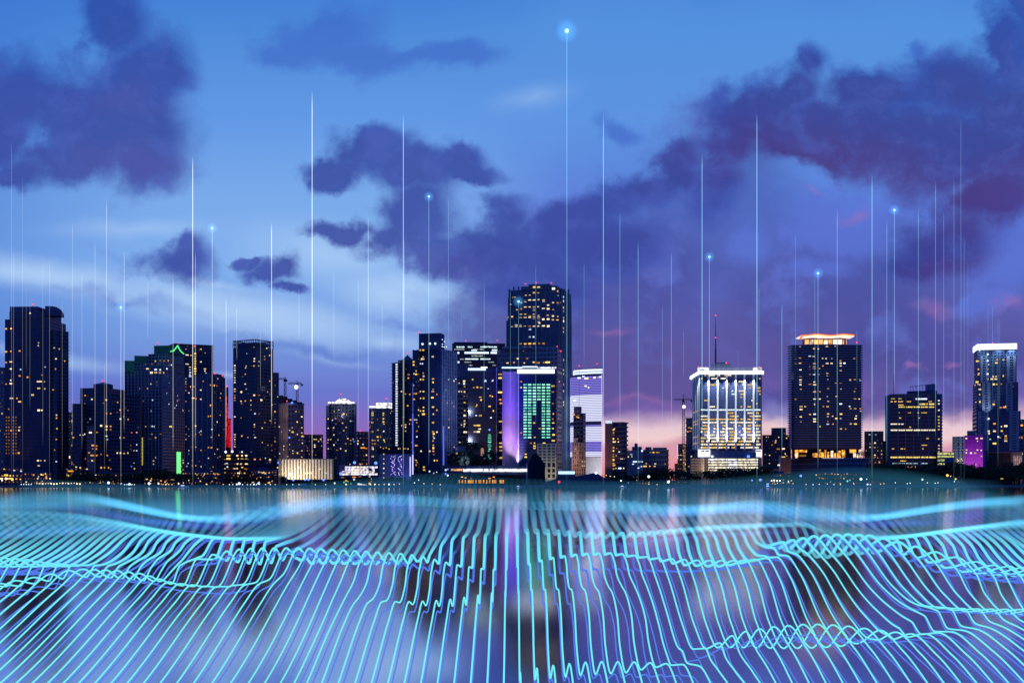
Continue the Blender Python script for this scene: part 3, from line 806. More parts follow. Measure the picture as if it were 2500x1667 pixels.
# main centre-left tower with penthouse
b = Bd('apartment_tower', 'the dark tower with blank penthouse', 'dark tower with a tall blank penthouse and a pale gridded right flank', 'tower', 1007, 1117)
b.block(corner(1022, 1078, 1117, 1410, 33), 852, mat=NAVY2, floors=36, dref=1410)
b.block(corner(1007, 1020, 1023, 1412, 20), 853, mat=NAVY2, part='wing', floors=36, bay=4, dref=1410)
b.block(corner(1022.5, 1076, 1085, 1411, 14), 813, base=853, mat=NAVY2, part='penthouse', dref=1411)
f = b.faces[0]
for k in (.36, .68):
    pass
# pale lattice on the right flank
fr = [f for f in b.faces if f['t'][1] > .5 and f['z0'] < 5][0]
for i in range(9):
    u = fr['l'] * (i + .15) / 9
    cx = fr['a'][0] + fr['t'][0] * u; cy = fr['a'][1] + fr['t'][1] * u; n_ = fr['n']; t_ = fr['t']
    q = [(cx + t_[0] * s_ + n_[0] * w_ - b.o[0], cy + t_[1] * s_ + n_[1] * w_ - b.o[1]) for s_, w_ in ((0, .7), (.9, .7), (.9, -.1), (0, -.1))]
    mm = MB(); mm.prism(q, 0, fr['z1'] - GZ - .2); mm.build('pilaster', wall('light blue-grey lattice', (.42, .46, .62)), b.root)
for k in range(37):
    z = GZ + (fr['z1'] - GZ) * k / 37
    a_, n_ = fr['a'], fr['n']; bb = fr['b']
    q = [(a_[0] + n_[0] * .5 - b.o[0], a_[1] + n_[1] * .5 - b.o[1]), (bb[0] + n_[0] * .5 - b.o[0], bb[1] + n_[1] * .5 - b.o[1]), (bb[0] - n_[0] * .1 - b.o[0], bb[1] - n_[1] * .1 - b.o[1]), (a_[0] - n_[0] * .1 - b.o[0], a_[1] - n_[1] * .1 - b.o[1])]
    mm = MB(); mm.prism(q, z - GZ, z - GZ + 1.0); mm.build('floor_band', wall('pale band', (.2, .22, .32)), b.root)
for x in (1022.5, 1046, 1069, 1075): b.strip('pilaster', x, x + 1.6, 856, 1150, NAVY, .6)
b.lits('D', "280,507y 300,507Y 232,590Y 232,612y 368,553W20 290,570W 303,570w 280,603c 295,603c 250,655y 235,675y 250,678Y 300,670w 303,692w 282,715Y 300,715Y 370,710y20 370,735Y 280,800w 302,800Y 235,815o 250,815o 368,800w20 370,785y 365,843y20 282,848w 303,848Y 235,855o 397,820o 265,930W 302,912y 280,937y 302,937w 370,910y20 397,932o 302,960Y20 372,960w 240,1000c 252,1000c 255,1020o 370,1020y20 255,1080o 370,1085y20 375,1100Y 398,1087w 372,1118y 377,1130c 255,1120c 370,1150o 245,1182o 255,1182o 372,1180Y 372,1200Y 285,1222W 345,1222W 372,1222o 375,1245o 245,1285o 255,1300o 380,1288y 400,1288y 305,1335y 307,1355Y20 375,1378c 345,1365c 478,712C 460,788C 515,725w 480,995o 480,1055w 520,1195W 485,1250o 500,880o 515,905o 530,715c 470,880o 300,555y 250,1320o", (12, 10))
for x, y in ((1032, 840), (1050, 839), (1063, 839)): b.flood(x, y, 'c', 2.3, 1)
for x, y in ((1078, 829), (1083, 834), (1078, 840), (1082, 847), (1078, 846), (1090, 847)): b.flood(x, y, 'c', 1.1, 1, d=1405)
b.strip('neon_edge', 1006.8, 1009.2, 935, 1010, E('faint blue neon', (.12, .18, .9), .35), .7)
b.strip('neon_edge', 1006.8, 1009.2, 1010, 1110, E('mid blue neon', (.14, .2, 1), .8), .7)
b.strip('neon_edge', 1006.5, 1009.5, 1110, 1158, E('bright blue neon', (.5, .5, 1), 2.0), .8)
b.strip('neon_edge', 1081, 1083, 1040, 1135, E('mid blue neon', (.14, .2, 1), .8), .9)
b.flood(1015, 853, 'b', 2, 1)
b.beacon((1023, 811)); b.done()
for zz in (1130, 1060, 980): spot(1140, zz, 1345, 1100, zz - 40, 1440, 60000, (.45, .55, 1), 60, .8, .25)

# rear banded office tower
b = Bd('office_tower', 'the tower with white lit floor bands', 'wide dark office tower with bright white bands of lit top floors, centre', 'tower', 1104, 1233)
b.block(flat(1104, 1233, 1620, 40), 838, mat=GLASSB, floors=40, slab=.3, slabmat=NAVY2, slabname='floor_band', slabt=.5)
b.block(flat(1108, 1190, 1626, 30), 835, base=838.5, mat=NAVY2, part='roof')
def band(b, fr, y, segs, c, h=5, part='lit_floor'):
    ox, oy, k = FR[fr]
    for x0, x1 in segs:
        b.strip(part, ox + x0 / k, ox + x1 / k, oy + (y - h / 2) / k, oy + (y + h / 2) / k, c, .45)
LW = E('office light white', (.62, .82, .9), 1.5, mottled=.6); LWB = E('office light bright', (.7, .88, 1), 2.6); LG = E('office light dim', (.5, .6, .55), .7, mottled=.8)
band(b, 'D', 485, [(535, 592), (615, 650), (705, 745), (765, 822)], LW, 9)
band(b, 'D', 502, [(520, 590), (650, 690), (700, 728), (790, 825)], LG, 7)
band(b, 'D', 509, [(640, 680), (785, 825)], LWB, 7)
band(b, 'D', 526, [(535, 555), (592, 765), (778, 822)], LWB, 13)
band(b, 'D', 548, [(640, 690), (692, 722)], LG, 8)
band(b, 'D', 570, [(597, 636), (640, 690), (705, 775)], LWB, 8)
band(b, 'D', 571, [(560, 590)], LG, 6)
band(b, 'D', 592, [(539, 556)], LWB, 12); band(b, 'D', 592, [(590, 640), (760, 800)], LG, 6)
band(b, 'D', 614, [(620, 650), (790, 815)], LG, 6)
band(b, 'E', 522, [(0, 45)], LW, 8); band(b, 'E', 605, [(0, 40)], LG, 6)
b.beacon((1137, 832), (1214, 831)); b.done()

b = Bd('apartment_block', 'the tan gridded block', 'tan gridded block with a dark box on its roof, right of the pale flank', 'building', 1117, 1158)
b.block(corner(1117, 1150, 1157, 1480, 20), 926, mat=GREY, floors=22, bay=3.4, win=(.7, .6), pil=.6, pilmat=wall('warm grey', (.2, .17, .17)), slab=.35, slabmat=wall('warm grey', (.2, .17, .17)), slabname='floor_band', dref=1480)
b.block(flat(1116, 1143, 1492, 18), 888, base=926.5, mat=NAVY, part='roof_box')
b.lits('D', "590,727W20 590,745C 595,765Y 593,802W 595,878Y20 595,935W 595,970W20 593,1008W 593,1030W 590,1047w 597,1087W20 627,1087Y20 555,740w 555,800w 645,760o 560,1160w"); b.done()
spot(1157, 1150, 1440, 1152, 1060, 1480, 9000, (1, .6, .4), 60)

b = Bd('office_tower', 'the glass tower with the neon bar', 'dark glass tower with a blue-white neon bar on its roofline, left of the purple hotel', 'tower', 1143, 1214)
b.block(flat(1143, 1213, 1455, 24), 898, mat=GLASSB, floors=28, slab=.15, slabmat=NAVY2, slabname='floor_band', slabt=.3)
b.strip('neon_bar', 1142.5, 1186, 898.5, 904, BLUE_W, 1.6); b.strip('neon_bar', 1174, 1190, 895.5, 898.3, WHITE_N, 1.4)
b.strip('corner_trim', 1211.5, 1213.3, 897, 1125, wall('lit corner trim', (.7, .6, .65)), .9)
b.lits('D', "658,772o 683,770O 710,772w20 740,720c 740,727C20 705,840y20 675,905y 705,970Y20 770,905y20 797,937y 775,830y 790,835y 780,985c 690,1040y30 665,1040y20 700,1065w20 665,1085W20 690,1085W20 675,970c 790,725c 650,715y 795,720c 680,895o 760,780c 710,860y")
b.col('D', 770, 1105, 1280, 13, 'g', (26, 5)); b.flood(1195, 1049, 'b', 2.2)
b.done()
spot(1222, 1130, 1440, 1213, 1050, 1455, 12000, (1, .6, .55), 60)

# tallest tower
b = Bd('office_tower', 'the tallest tower', 'tallest tower of the skyline, ribbed dark granite with stepped top and rows of yellow windows', 'tower', 1236, 1397)
dT = 1570
b.block(corner(1236, 1372, 1396, dT, 12), 778, mat=GRAN, floors=38, dref=dT)
b.block(corner(1240, 1372, 1395.5, dT, 12), 722, base=779, mat=GRAN, part='upper_floors', dref=dT)
b.block(corner(1242.5, 1372, 1394.5, dT, 12), 704, base=723, mat=GRAN, part='upper_floors', dref=dT)
b.block(corner(1272, 1360, 1372, dT + .2, 10), 697, base=705, mat=GRAN, part='crown', dref=dT)
b.block(corner(1290, 1342, 1350, dT + .5, 10), 692.5, base=698, mat=GRAN, part='crown', dref=dT)
dk = wall('dark rib glass', (.012, .022, .04), rough=.3)
f = [q for q in b.faces if q['l'] > 30][0]
ribs = [1242 + i * 11.1 for i in range(13)]
for i, x in enumerate(ribs[:-1] + [1371]):
    b.strip('rib', x, x + 3.4, 706 if i in (0, 11, 12) else 700, 1150, GRAN, 1.3)
for x in (1376, 1386): b.strip('rib', x, x + 2.6, 706, 1150, GRAN, 1.0)
for k in range(52):
    y = 708 + k * 8.4
    if y < 1150: b.strip('floor_band', 1242, 1371, y, y + 3, GRAN, .5)
b.lits('E', "348,115y20 378,115w20 480,125W22 293,168y 318,165y 347,155y20 375,157y20 210,187y20 317,207W20 287,212w 262,218C22 347,207W20 378,204W 412,207W 443,237w20 480,222y20 515,225Y22 580,235Y22 232,267y20 260,260y20 288,252w20 317,252w20 347,255W20 375,252w 410,257W22 443,262W20 347,277w20 547,255Y22 548,280y20 580,277o 175,320y20 200,315Y22 258,303y20 287,303y 318,308y 345,303w 378,305y 440,305y 480,312w22 512,318y 548,325Y22 580,325w20 583,305w 255,325y20 287,325W20 317,325W20 347,325W20 378,325w20 410,333W22 445,333w22 480,340Y22 512,343Y22 378,350w20 548,347W22 582,353o20 198,382w20 227,378W22 255,378w 285,378y20 317,378o 345,380w20 375,378w20 412,377W22 445,380W22 582,400Y22 547,395o20 547,420y20 287,500Y20 317,498Y20 348,498Y20 382,498o 255,500o 228,523w 255,523w 285,523y 318,522o 412,500o 320,400c 318,455c 342,455c 513,143y20 547,182c20 547,210c20 515,175c 185,237w 480,272o 385,360w", (15, 12))
for x, y in ((548, 612), (582, 615), (548, 682), (548, 708), (582, 712), (548, 780), (582, 780), (548, 825), (582, 825), (548, 900), (582, 903), (548, 920), (582, 948), (582, 970)):
    b.nlit = min(b.nlit, 98)
    b.lits('E', '%d,%d%s20' % (x, y, random.choice('YYyWo')), (15, 12))
b.beacon((1283, 693), (1309, 690), (1346, 691)); b.done()

# hotel block behind the purple hotel
b = Bd('hotel_block', 'the grey block behind the purple hotel', 'grey stone block rising behind the purple and green lit hotel', 'building', 1214, 1371)
b.block(corner(1214, 1361, 1371, 1470, 12), 850, mat=GREY, floors=32, dref=1470, bay=4.4, win=(.7, .4))
b.block(flat(1226, 1360, 1474, 20), 846, base=851, mat=GREY, part='roof')
b.lits('E', "115,710Y22 115,735Y22 115,833Y26 115,883o20 120,908o20 118,1032Y26 122,1107Y26 120,1180y22 120,1205Y26 120,1230y20 120,1280Y26 165,633y 210,630o 235,603w 440,628Y30 280,633y 345,628y20 370,632o 300,603o 518,760o 380,632y 415,630o", (14, 9))
b.strip('corner_trim', 1359.5, 1362, 880, 1150, wall('lilac stone', (.4, .35, .55)), .5)
for k in range(34):
    y = 890 + k * 7.4
    b.strip('ledge', 1363, 1370.5, y, y + 3.2, wall('salmon stone', (.5, .35, .38)), .5)
b.beacon((1360, 846), (1369, 857)); b.done()
for y in (1130, 1060, 990): spot(1385, y, 1400, 1366, y - 30, 1475, 26000, (1, .6, .7), 60)

# purple hotel
b = Bd('hotel_tower', 'the purple and green lit hotel', 'hotel washed in purple light with a green grid of lit windows and white neon roofline', 'tower', 1226, 1358)
b.block(flat(1267, 1358, 1420, 30), 898, mat=NAVY2, floors=33, bay=0)
# concave purple wing: arc of facets
nA = 10; z1 = PZ(905, 1420)
arc = []
for k in range(nA + 1):
    t_ = k / nA; px = 1226 + 41 * t_; arc.append((PX(px, 1420), 1420 + 13 * math.sin(math.pi * t_) ** .8 - 2 * t_ + 2))
b.block(arc + [(arc[-1][0], 1450), (arc[0][0], 1450)], 905, mat=PURP, part='curved_wing', dref=1420)
b.strip('pilaster', 1263.5, 1267, 912, 1136, PURP, 2.0)
b.strip('neon_line', 1225, 1275, 895.5, 899, BLUE_W, 1.5); b.strip('neon_line', 1275, 1312, 893.6, 897, BLUE_W, 1.5); b.strip('neon_line', 1312, 1359, 896, 900, WHITE_M, 1.5)
b.strip('neon_sign', 1267, 1354, 901.5, 911.5, E('sign white', (.85, .92, 1.0), 3.5), 2.0)
GCOL = [(275, 297), (305, 328), (338, 360), (368, 392), (400, 422), (432, 457)]
GM1 = E('green window light', (.20, .90, .62), .95, rand=.3, mottled=.7); GM2 = E('pale green window light', (.38, 1.0, .75), 1.5, rand=.2)
for i, (x0, x1) in enumerate(GCOL):
    for k in range(19):
        yy = 781 + k * 20
        if i in (2, 3) and yy > (985 if i == 2 else 900) - 0: continue
        ox, oy, s_ = FR['E']
        b.strip('green_window', ox + x0 / s_, ox + x1 / s_, oy + (yy - 5) / s_, oy + (yy + 5) / s_, GM2 if random.random() < .45 else GM1, .4)
for k in range(34):
    b.strip('floor_band', 1267.5, 1357.5, 914 + k * 7.15 + 4.2, 914 + k * 7.15 + 6.0, NAVY, .3)
b.lits('E', "475,790Y20 475,830o20 258,800y 258,760o 478,1042y20 258,1110o 480,1123Y20 478,1163Y20 480,1200Y22 415,1200Y22 415,1180y22 350,1180y 350,1200Y 350,1215y20 290,1255y20 290,1275Y20 480,1298Y22 390,1278o 347,1042y 475,910o 478,980o 475,1015o 450,1290y 420,1290o 445,1220o 325,1180o 385,1080o 315,1080y 415,1140o 352,1140y 475,1080y", (14, 8))
b.block(flat(1311, 1358, 1418.5, 20), 1082, mat=wall('floodlit pale stone', (.5, .48, .38)), part='base_wing')
for k in range(12):
    for i in range(4):
        x0 = 1315 + i * 11
        if k < 8: b.strip('window', x0, x0 + 7, 1086 + k * 7.2, 1086 + k * 7.2 + 3.4, GLASS, .2)
for r_ in range(3):
    for i, x0 in enumerate((1337, 1348)):
        b.strip('window', x0, x0 + 7, 1131 + r_ * 13, 1131 + r_ * 13 + 9, GLASS, .45)
b.done()
spot(1249, 1150, 1392, 1254, 1040, 1428, 200000, (.45, .18, 1), 46, .8)
spot(1260, 1140, 1408, 1261, 1080, 1430, 90000, (.9, .65, 1), 60, .8)
spot(1246, 1140, 1330, 1246, 960, 1425, 750000, (.14, .07, 1), 30, .8)
spot(1345, 1172, 1395, 1343, 1130, 1420, 16000, (1, .9, .6), 90)

# waterfront pavilion with light strip
b = Bd('pavilion', 'the pavilion with the white strip', 'long low waterfront pavilion with a bright white light strip and amber windows beneath', 'building', 1096, 1290)
b.block(flat(1096, 1288, 1335, 22), 1136, mat=NAVY2)
b.block(flat(1098, 1284, 1331, 4), 1158, mat=BLACK, part='lower_front')
b.block(flat(1284, 1289, 1330, 20), 1131, mat=PURP, part='end_wall')
b.strip('light_strip', 1131, 1286, 1144, 1151, E('strip light', (.86, .88, 1), 3.0, mottled=.25), 1.0)
b.strip('light_strip', 1101, 1131, 1144, 1149, E('amber strip', (1, .5, .3), .8, mottled=.6), 1.0)
for i in range(30):
    if random.random() < .82:
        x = 1120 + i * 3.7; b.strip('window', x, x + 2.9, 1171, 1179, random.choice([E('amber window', (1, .48, .06), .9, mottled=.8), E('orange window', (1, .36, .05), .7)]), .3)
b.lits('D', "575,1405y 600,1410o 770,1415o 800,1405o 640,1415o", (14, 7)); b.done()
b = Bd('low_building', 'the slanted hall', 'low hall with a slanted pale roof beneath the tan gridded block', 'building', 1075, 1180)
b.block(flat(1110, 1182, 1390, 18), 1112, mat=NAVY, floors=3, bay=5)
b.block(flat(1112, 1137, 1388, 16), 1090, base=1113, mat=PALE, part='pale_wall')
b.block(flat(1137, 1160, 1388, 16), 1104, base=1113, mat=PALE, part='pale_wall')
b.strip('lit_pier', 1174, 1181, 1093, 1112, E('amber', (.8, .4, .25), .5), .5)
b.lits('D', "540,1238Y20 565,1238Y20 585,1300c"); b.flood(1184, 1119, 'b', 2.6); b.flood(1104, 1127, 'b', 1.8); b.done()
b = Bd('low_building', 'the black wedge hall', 'black windowless wedge-shaped hall in front of the purple and green lit hotel', 'building', 1288, 1332)
wd = flat(1289, 1331, 1325, 20)
b.block(wd, 1133, mat=BLACK)
mm = MB(); z = PZ(1133, 1325) - GZ; zt = PZ(1107, 1325) - GZ
v = [(x - b.o[0], y - b.o[1]) for x, y in wd]; mid = lambda p, q, t_: (p[0] + (q[0] - p[0]) * t_, p[1] + (q[1] - p[1]) * t_)
r0, r1 = mid(v[0], v[1], .28), mid(v[3], v[2], .28); r2, r3 = mid(v[0], v[1], .55), mid(v[3], v[2], .55)
mm.add(([(*v[0], z), (*v[1], z), (*v[2], z), (*v[3], z), (*r0, zt), (*r2, zt), (*r3, zt), (*r1, zt)], [(0, 1, 5, 4), (1, 2, 6, 5), (2, 3, 7, 6), (3, 0, 4, 7), (4, 5, 6, 7), (3, 2, 1, 0)]))
mm.build('roof', BLACK, b.root); b.done()
b = Bd('low_building', 'the low white-lit hall', 'low hall glowing blue-white beside the dark lawn mound, right of the hotel', 'building', 1362, 1404)
b.block(flat(1362, 1404, 1340, 12), 1148, mat=NAVY); b.strip('light_strip', 1363, 1403, 1150, 1157, E('cyan white', (.5, .8, 1), 2.4), 1); b.done()

# buildings before the lavender tower
b = Bd('office_block', 'the dark stepped block', 'dark stepped block half hiding the lavender banded tower', 'building', 1400, 1432)
b.block(corner(1400, 1424, 1430, 1480, 20), 1008, mat=NAVY, floors=17, bay=4, dref=1480, slab=.3, slabmat=SLABD, slabname='floor_band')
b.block(flat(1401, 1420, 1484, 14), 992, base=1009, mat=NAVY, part='penthouse', floors=2, bay=3)
b.lits('E', "620,985o 640,1000y 650,1005o"); b.done()
b = Bd('office_block', 'the tan-lit narrow block', 'narrow tan-lit stone block below the stepped dark block', 'building', 1397, 1432)
b.block(corner(1397, 1413, 1430, 1440, 40), 1080, mat=TAN, floors=10, bay=4, win=(.35, .5), dref=1440)
b.block(flat(1401, 1411, 1444, 10), 1069, base=1081, mat=TAN, part='roof_turret')
b.done()
spot(1422, 1165, 1405, 1412, 1110, 1440, 30000, (1, .55, .3), 80)
spot(1400, 1165, 1405, 1405, 1120, 1440, 16000, (1, .5, .3), 80)

# lavender banded tower
b = Bd('banded_tower', 'the white banded tower', 'curved white and lavender banded tower glowing floor by floor', 'tower', 1397, 1472)
LAV = wall('dark lavender glass', (.12, .10, .26))
def bowed(pl, pr, d, bow, n=10):
    a = [(PX(pl + (pr - pl) * k / n, d), d + bow * (1 - math.cos((1 - k / n) * math.pi / 2))) for k in range(n + 1)]
    return a + [(a[-1][0], d + bow + 22), (a[0][0], d + bow + 22)]
b.block(bowed(1397, 1470, 1560, 24), 913, base=1115, mat=LAV, dref=1560)
b.block(bowed(1404, 1470, 1562, 20), 898, base=914, mat=LAV, part='crown', dref=1560)
b.block(bowed(1425, 1469, 1562, 12), 1114, mat=WHITE, part='base', dref=1560)
bl1 = E('band light white', (.72, .74, 1.0), 1.15); bl2 = E('band floodlight glow lavender', (.30, .26, 1.0), .85)  # floodlight on the banded facade is put into the bands' emission
pb = grow(bowed(1397, 1470, 1560, 24), .35); pc_ = grow(bowed(1404, 1470, 1562, 20), .4)
y = 918; k = 0
while y < 1112:
    t_ = (y - 918) / 194
    white = (.22 < t_ < .55) or (.62 < t_ < .82) or (.95 < t_)
    if .03 < abs(t_ - .58) or True:
        mat = bl1 if white else bl2
        if not (.56 < t_ < .60):
            mm = MB(); mm.prism([(x_ - b.o[0], y_ - b.o[1]) for x_, y_ in pb], PZ(y + (3.0 if white else 2.4), 1560) - GZ, PZ(y, 1560) - GZ)
            mm.build('floor_band', mat, b.root)
    y += 4.1; k += 1
for y0, y1, m_ in ((900, 905, E('crown band', (.8, .9, 1), 1.7)), (906.5, 911.5, E('crown band 2', (.7, .85, 1), 1.4))):
    mm = MB(); mm.prism([(x_ - b.o[0], y_ - b.o[1]) for x_, y_ in pc_], PZ(y1, 1560) - GZ, PZ(y0, 1560) - GZ); mm.build('crown_band', m_, b.root)
b.lits('E', "655,735C20 685,725C20 705,738W30 760,733W 790,733W 800,728C 620,905C22 625,888C22 720,800C 700,790W", (14, 9))
b.strip('corner_trim', 1468.5, 1471, 915, 1158, E('pale pink trim', (.9, .65, .95), .85), .6)
b.beacon((1414, 893), (1458, 888)); b.done()
spot(1442, 1165, 1520, 1445, 1130, 1565, 50000, (1, .9, .9), 90)
spot(1452, 1168, 1525, 1450, 1140, 1565, 30000, (.8, .85, 1), 90)

b = Bd('office_block', 'the brown block with lit floors', 'brown blank-walled block with yellow lit floors on its right half', 'building', 1477, 1531)
b.block(flat(1477, 1496, 1440, 26), 1029, mat=BROWN)
b.block(corner(1496, 1520, 1531, 1443, 22), 1031, mat=NAVY2, part='glass_wing', floors=14, slab=1.2, slabmat=wall('mauve band', (.16, .11, .14)), slabname='floor_band', slabt=1.6, dref=1443)
b.strip('lit_sign', 1478, 1494, 1027, 1033, E('sign blue', (.5, .65, 1), 1.9), 1)
b.col('F', 197, 985, 1330, 25, 'y', (16, 14))
b.lits('F', "205,977W 205,1085W20 238,1085W 225,1140y 245,1168c 205,1278Y20 265,1223W22 285,1223w 217,1305w20 250,1305C30 280,1305w20 250,1110r 235,1060o 220,1200y"); b.done()
spot(1486, 1165, 1405, 1486, 1080, 1440, 24000, (1, .5, .3), 70)
b = Bd('office_block', 'the small low office', 'small low office with one cool white lit floor, right of the brown block', 'building', 1531, 1569)
b.block(flat(1530, 1570, 1450, 20), 1099, mat=GREY, floors=7, slab=.4, slabmat=SLAB, slabname='floor_band')
b.block(flat(1543, 1567, 1455, 12), 1090, base=1100, mat=NAVY, part='penthouse'); b.block(flat(1549, 1557, 1458, 6), 1082, base=1091, mat=NAVY, part='chimney')
b.lits('F', "375,1250C30 410,1250C30 435,1250c 320,1210y 350,1208c 435,1160C 345,1190c 360,1270c 430,1290c 405,1302c20", (14, 10)); b.done()
b = Bd('office_block', 'the wide low banded office', 'wide low office with pale floor bands and a domed plant room, before the pink sunset', 'building', 1569, 1632)
b.block(corner(1569, 1622, 1632, 1445, 18), 1098, mat=NAVY, floors=7, slab=.5, slabmat=wall('mauve slab', (.2, .18, .26)), slabname='floor_band', slabt=1.6, dref=1445)
b.block(flat(1594, 1628, 1450, 16), 1092, base=1099, mat=NAVY, part='penthouse')
b.block(oval(1576, 1591, 1452, .6, 12), 1091, base=1099, mat=NAVY, part='plant_room')
b.lits('F', "505,1173y20 530,1173Y 560,1173y20 470,1265y 545,1268w22 460,1288Y25 500,1288y 540,1288Y 625,1268o20 640,1355Y30 575,1173o", (14, 7)); b.done()

b = Bd('apartment_block', 'the slim block by the crane', 'slim block with white-lit left edge at the foot of the mast crane', 'building', 1647, 1676)
b.block(flat(1654, 1676, 1500, 14), 1083, mat=BROWN, floors=9, bay=3)
b.block(flat(1647, 1655, 1495, 10), 1131, mat=BROWN, part='low_wing')
b.strip('light_edge', 1653.5, 1655, 1084, 1120, E('lilac white', (.7, .65, 1), 1.2), .5)
for k in range(9): b.strip('lit_stair', 1668, 1673, 1086 + k * 8, 1086 + k * 8 + 5.5, E('stair amber', (1, .5, .12), .55, mottled=.5), .5)
b.lits('F', "800,1330Y 790,1345W"); b.done()
crane(1668.5, 962, 1160, 1475, 1646, 1689, 976, 'tall lattice tower crane with a blue-white lamp against the pink sunset', '', (1669, 993, 2.0))
b = Bd('unfinished_tower', 'the unfinished tower', 'unfinished dark concrete tower between the mast crane and the floodlit white tower', 'building', 1674, 1700)
b.block(flat(1675, 1694, 1462, 18), 1020, mat=NAVY2, floors=14, slab=.8, slabmat=SLABD, slabname='floor_slab')
mm = MB()
for k in range(7): mm.tube((PX(1676 + 2.6 * k, 1465) - b.o[0], 0, PZ(1022, 1465) - GZ), (PX(1676 + 2.6 * k, 1465) - b.o[0], 0, PZ(1014 + (k % 3), 1465) - GZ), .2, n=4)
mm.build('rebar', STEEL, b.root)
b.lits('F', "825,967Y20 845,970y20 838,995o25 815,1000o20 845,1205W 825,1290o"); b.done()

# ------------------------------------------------------------------ floodlit white tower with antenna
b = Bd('office_tower', 'the floodlit tower with the antenna', 'floodlit tower with white glowing pilasters, bright cornice and a tall mast, right of centre', 'tower', 1689, 1864)
dW = 1400
b.block(corner(1690, 1708, 1860, dW, 82), 912, base=1100, mat=NAVY2, floors=1, dref=dW)
# body down to the ground behind the podium
b.block(corner(1694, 1710, 1856, dW + 1, 82), 1099, mat=GREY, part='base', dref=dW + 1)
b.block(corner(1684, 1706, 1865, dW - 3, 82), 905, base=913, mat=E('floodlit cornice', (.86, .92, 1), 3.2), part='cornice', dref=dW - 3)  # floodlight on the cornice is put into its own emission
b.block(corner(1703, 1706, 1730, dW - 1, 82), 897, base=906, mat=E('floodlit parapet', (.8, .86, 1), 1.3, mottled=.3), part='corner_block', dref=dW)  # corner blocks emit too, in place of light falling on them
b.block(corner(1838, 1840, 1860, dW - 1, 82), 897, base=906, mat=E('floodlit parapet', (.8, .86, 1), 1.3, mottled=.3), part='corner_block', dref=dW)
b.block(flat(1729, 1842, dW + 16, 22), 896, base=907, mat=PALE, part='roof_plant')
b.block(flat(1738, 1785, dW + 18, 14), 887, base=897, mat=GREY, part='roof_plant')
b.block(flat(1746, 1770, dW + 19, 12), 884, base=888, mat=GREY, part='roof_plant')
PILW = [1729.4, 1751.8, 1773.8, 1796, 1817.5, 1839.5]
WP = wall('white pilaster stone', (.75, .78, .78), var=.1)
for x in PILW: b.strip('pilaster', x - 1.9, x + 1.9, 913, 1098, WP, 1.5)
b.strip('pilaster', 1706.5, 1709, 913, 1098, WP, .9); b.strip('pilaster', 1856.5, 1859, 913, 1098, NAVY, .9)
for i, x in enumerate((1693, 1698.5, 1703.5)): b.strip('pilaster', x - .9, x + .9, 913, 1098, WP, 1.0)
rows = [(y0 / 3.266 + 740) for y0 in range(575, 1160, 25)]
cs = [1709.5, 1730.5, 1752.8, 1775, 1797.5, 1818.8, 1840.8, 1859]
YB = E('office amber', (1, .58, .12), .95, mottled=1.2); WB = E('office warm white', (1, .86, .62), 1.3, mottled=1.2); CB = E('office cool', (.7, .85, 1), 2.0, mottled=1.2)
full = {11: (CB, 1.0), 14: (YB, .8), 15: (WB, .65), 16: (YB, .4)}
for r_, y in enumerate(rows):
    prob = .10 if r_ < 11 else .18
    mt = None
    if r_ in full: mt, prob = full[r_]
    if r_ >= 17: prob = .5
    if r_ >= 20: prob = .8
    for i in range(7):
        x0, x1 = cs[i] + 1.4, cs[i + 1] - 1.8
        n = 4; w = (x1 - x0) / n
        j = 0
        while j < n:
            if random.random() < prob:
                ln = min(n - j, random.choice((1, 1, 2, 3, 4) if prob < .9 else (4,)))
                mm_ = mt or random.choice([YB, YB, WB] if r_ < 17 else [WB, WB, YB])
                if r_ in (5, 6) and i in (2, 3): mm_ = CB
                hh = 3.2 if r_ < 17 else 3.8
                b.strip('lit_window', x0 + j * w, x0 + (j + ln) * w - .6, y - hh / 2, y + hh / 2, mm_, .25)
                j += ln
            else: j += 1
    if r_ in (11, 14, 15, 19, 21): b.strip('lit_window', 1691, 1706, y + 4, y + 6.5, YB, .25)
for y in [913 + 7.65 * k for k in range(24)]: b.strip('floor_band', 1709.5, 1856, y + 6.0, y + 7.2, NAVY, .12)
b.block(corner(1704, 1706, 1734, dW - 5, 84), 1097, base=1115, mat=E('floodlit base block', (.88, .92, 1), 2.2), part='base_block', dref=dW)  # base blocks carry their floodlight as emission
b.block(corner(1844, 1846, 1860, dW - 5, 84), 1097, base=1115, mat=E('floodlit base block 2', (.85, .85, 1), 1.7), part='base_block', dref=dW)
b.strip('window', 1712, 1720, 1099, 1102, GLASS, .3); b.strip('window', 1722, 1731, 1099, 1102, GLASS, .3)
b.strip('window', 1846, 1857, 1099, 1102, GLASS, .3)
# mast
mm = MB(); xm = PX(1747, dW + 20) - b.o[0]; ym = dW + 20 - b.o[1]
zz = [PZ(y, dW + 20) - GZ for y in (886, 850, 820, 790, 770)]; rr = [1.3, .8, .55, .3, .15]
for k in range(4): mm.tube((xm, ym, zz[k]), (xm, ym, zz[k + 1]), rr[k], rr[k + 1])
for k in range(10): mm.box(xm - 1, xm + 1, ym - 1, ym + 1, zz[0] + k * 1.6, zz[0] + k * 1.6 + .4)
mm.build('antenna_mast', wall('mast paint', (.12, .05, .09)), b.root)
b.beacon((1747, 770), (1747, 824), (1773, 886), (1705, 896), (1854, 896)); b.done()
for x in PILW:
    spot(x, 1096, dW - 9, x, 1040, dW - 1, 110000, (.92, .93, 1), 50, .9, .3)
    spot(x, 914, dW - 9, x, 950, dW - 1, 60000, (.85, .92, 1), 55, .9, .3)
for x in (1692, 1698, 1704): spot(x, 914, dW - 6, x, 950, dW + 4, 12000, (.9, .97, 1), 70, .9, .3)
spot(1700, 1160, dW - 25, 1702, 1130, dW, 22000, (1, .75, .5), 90)

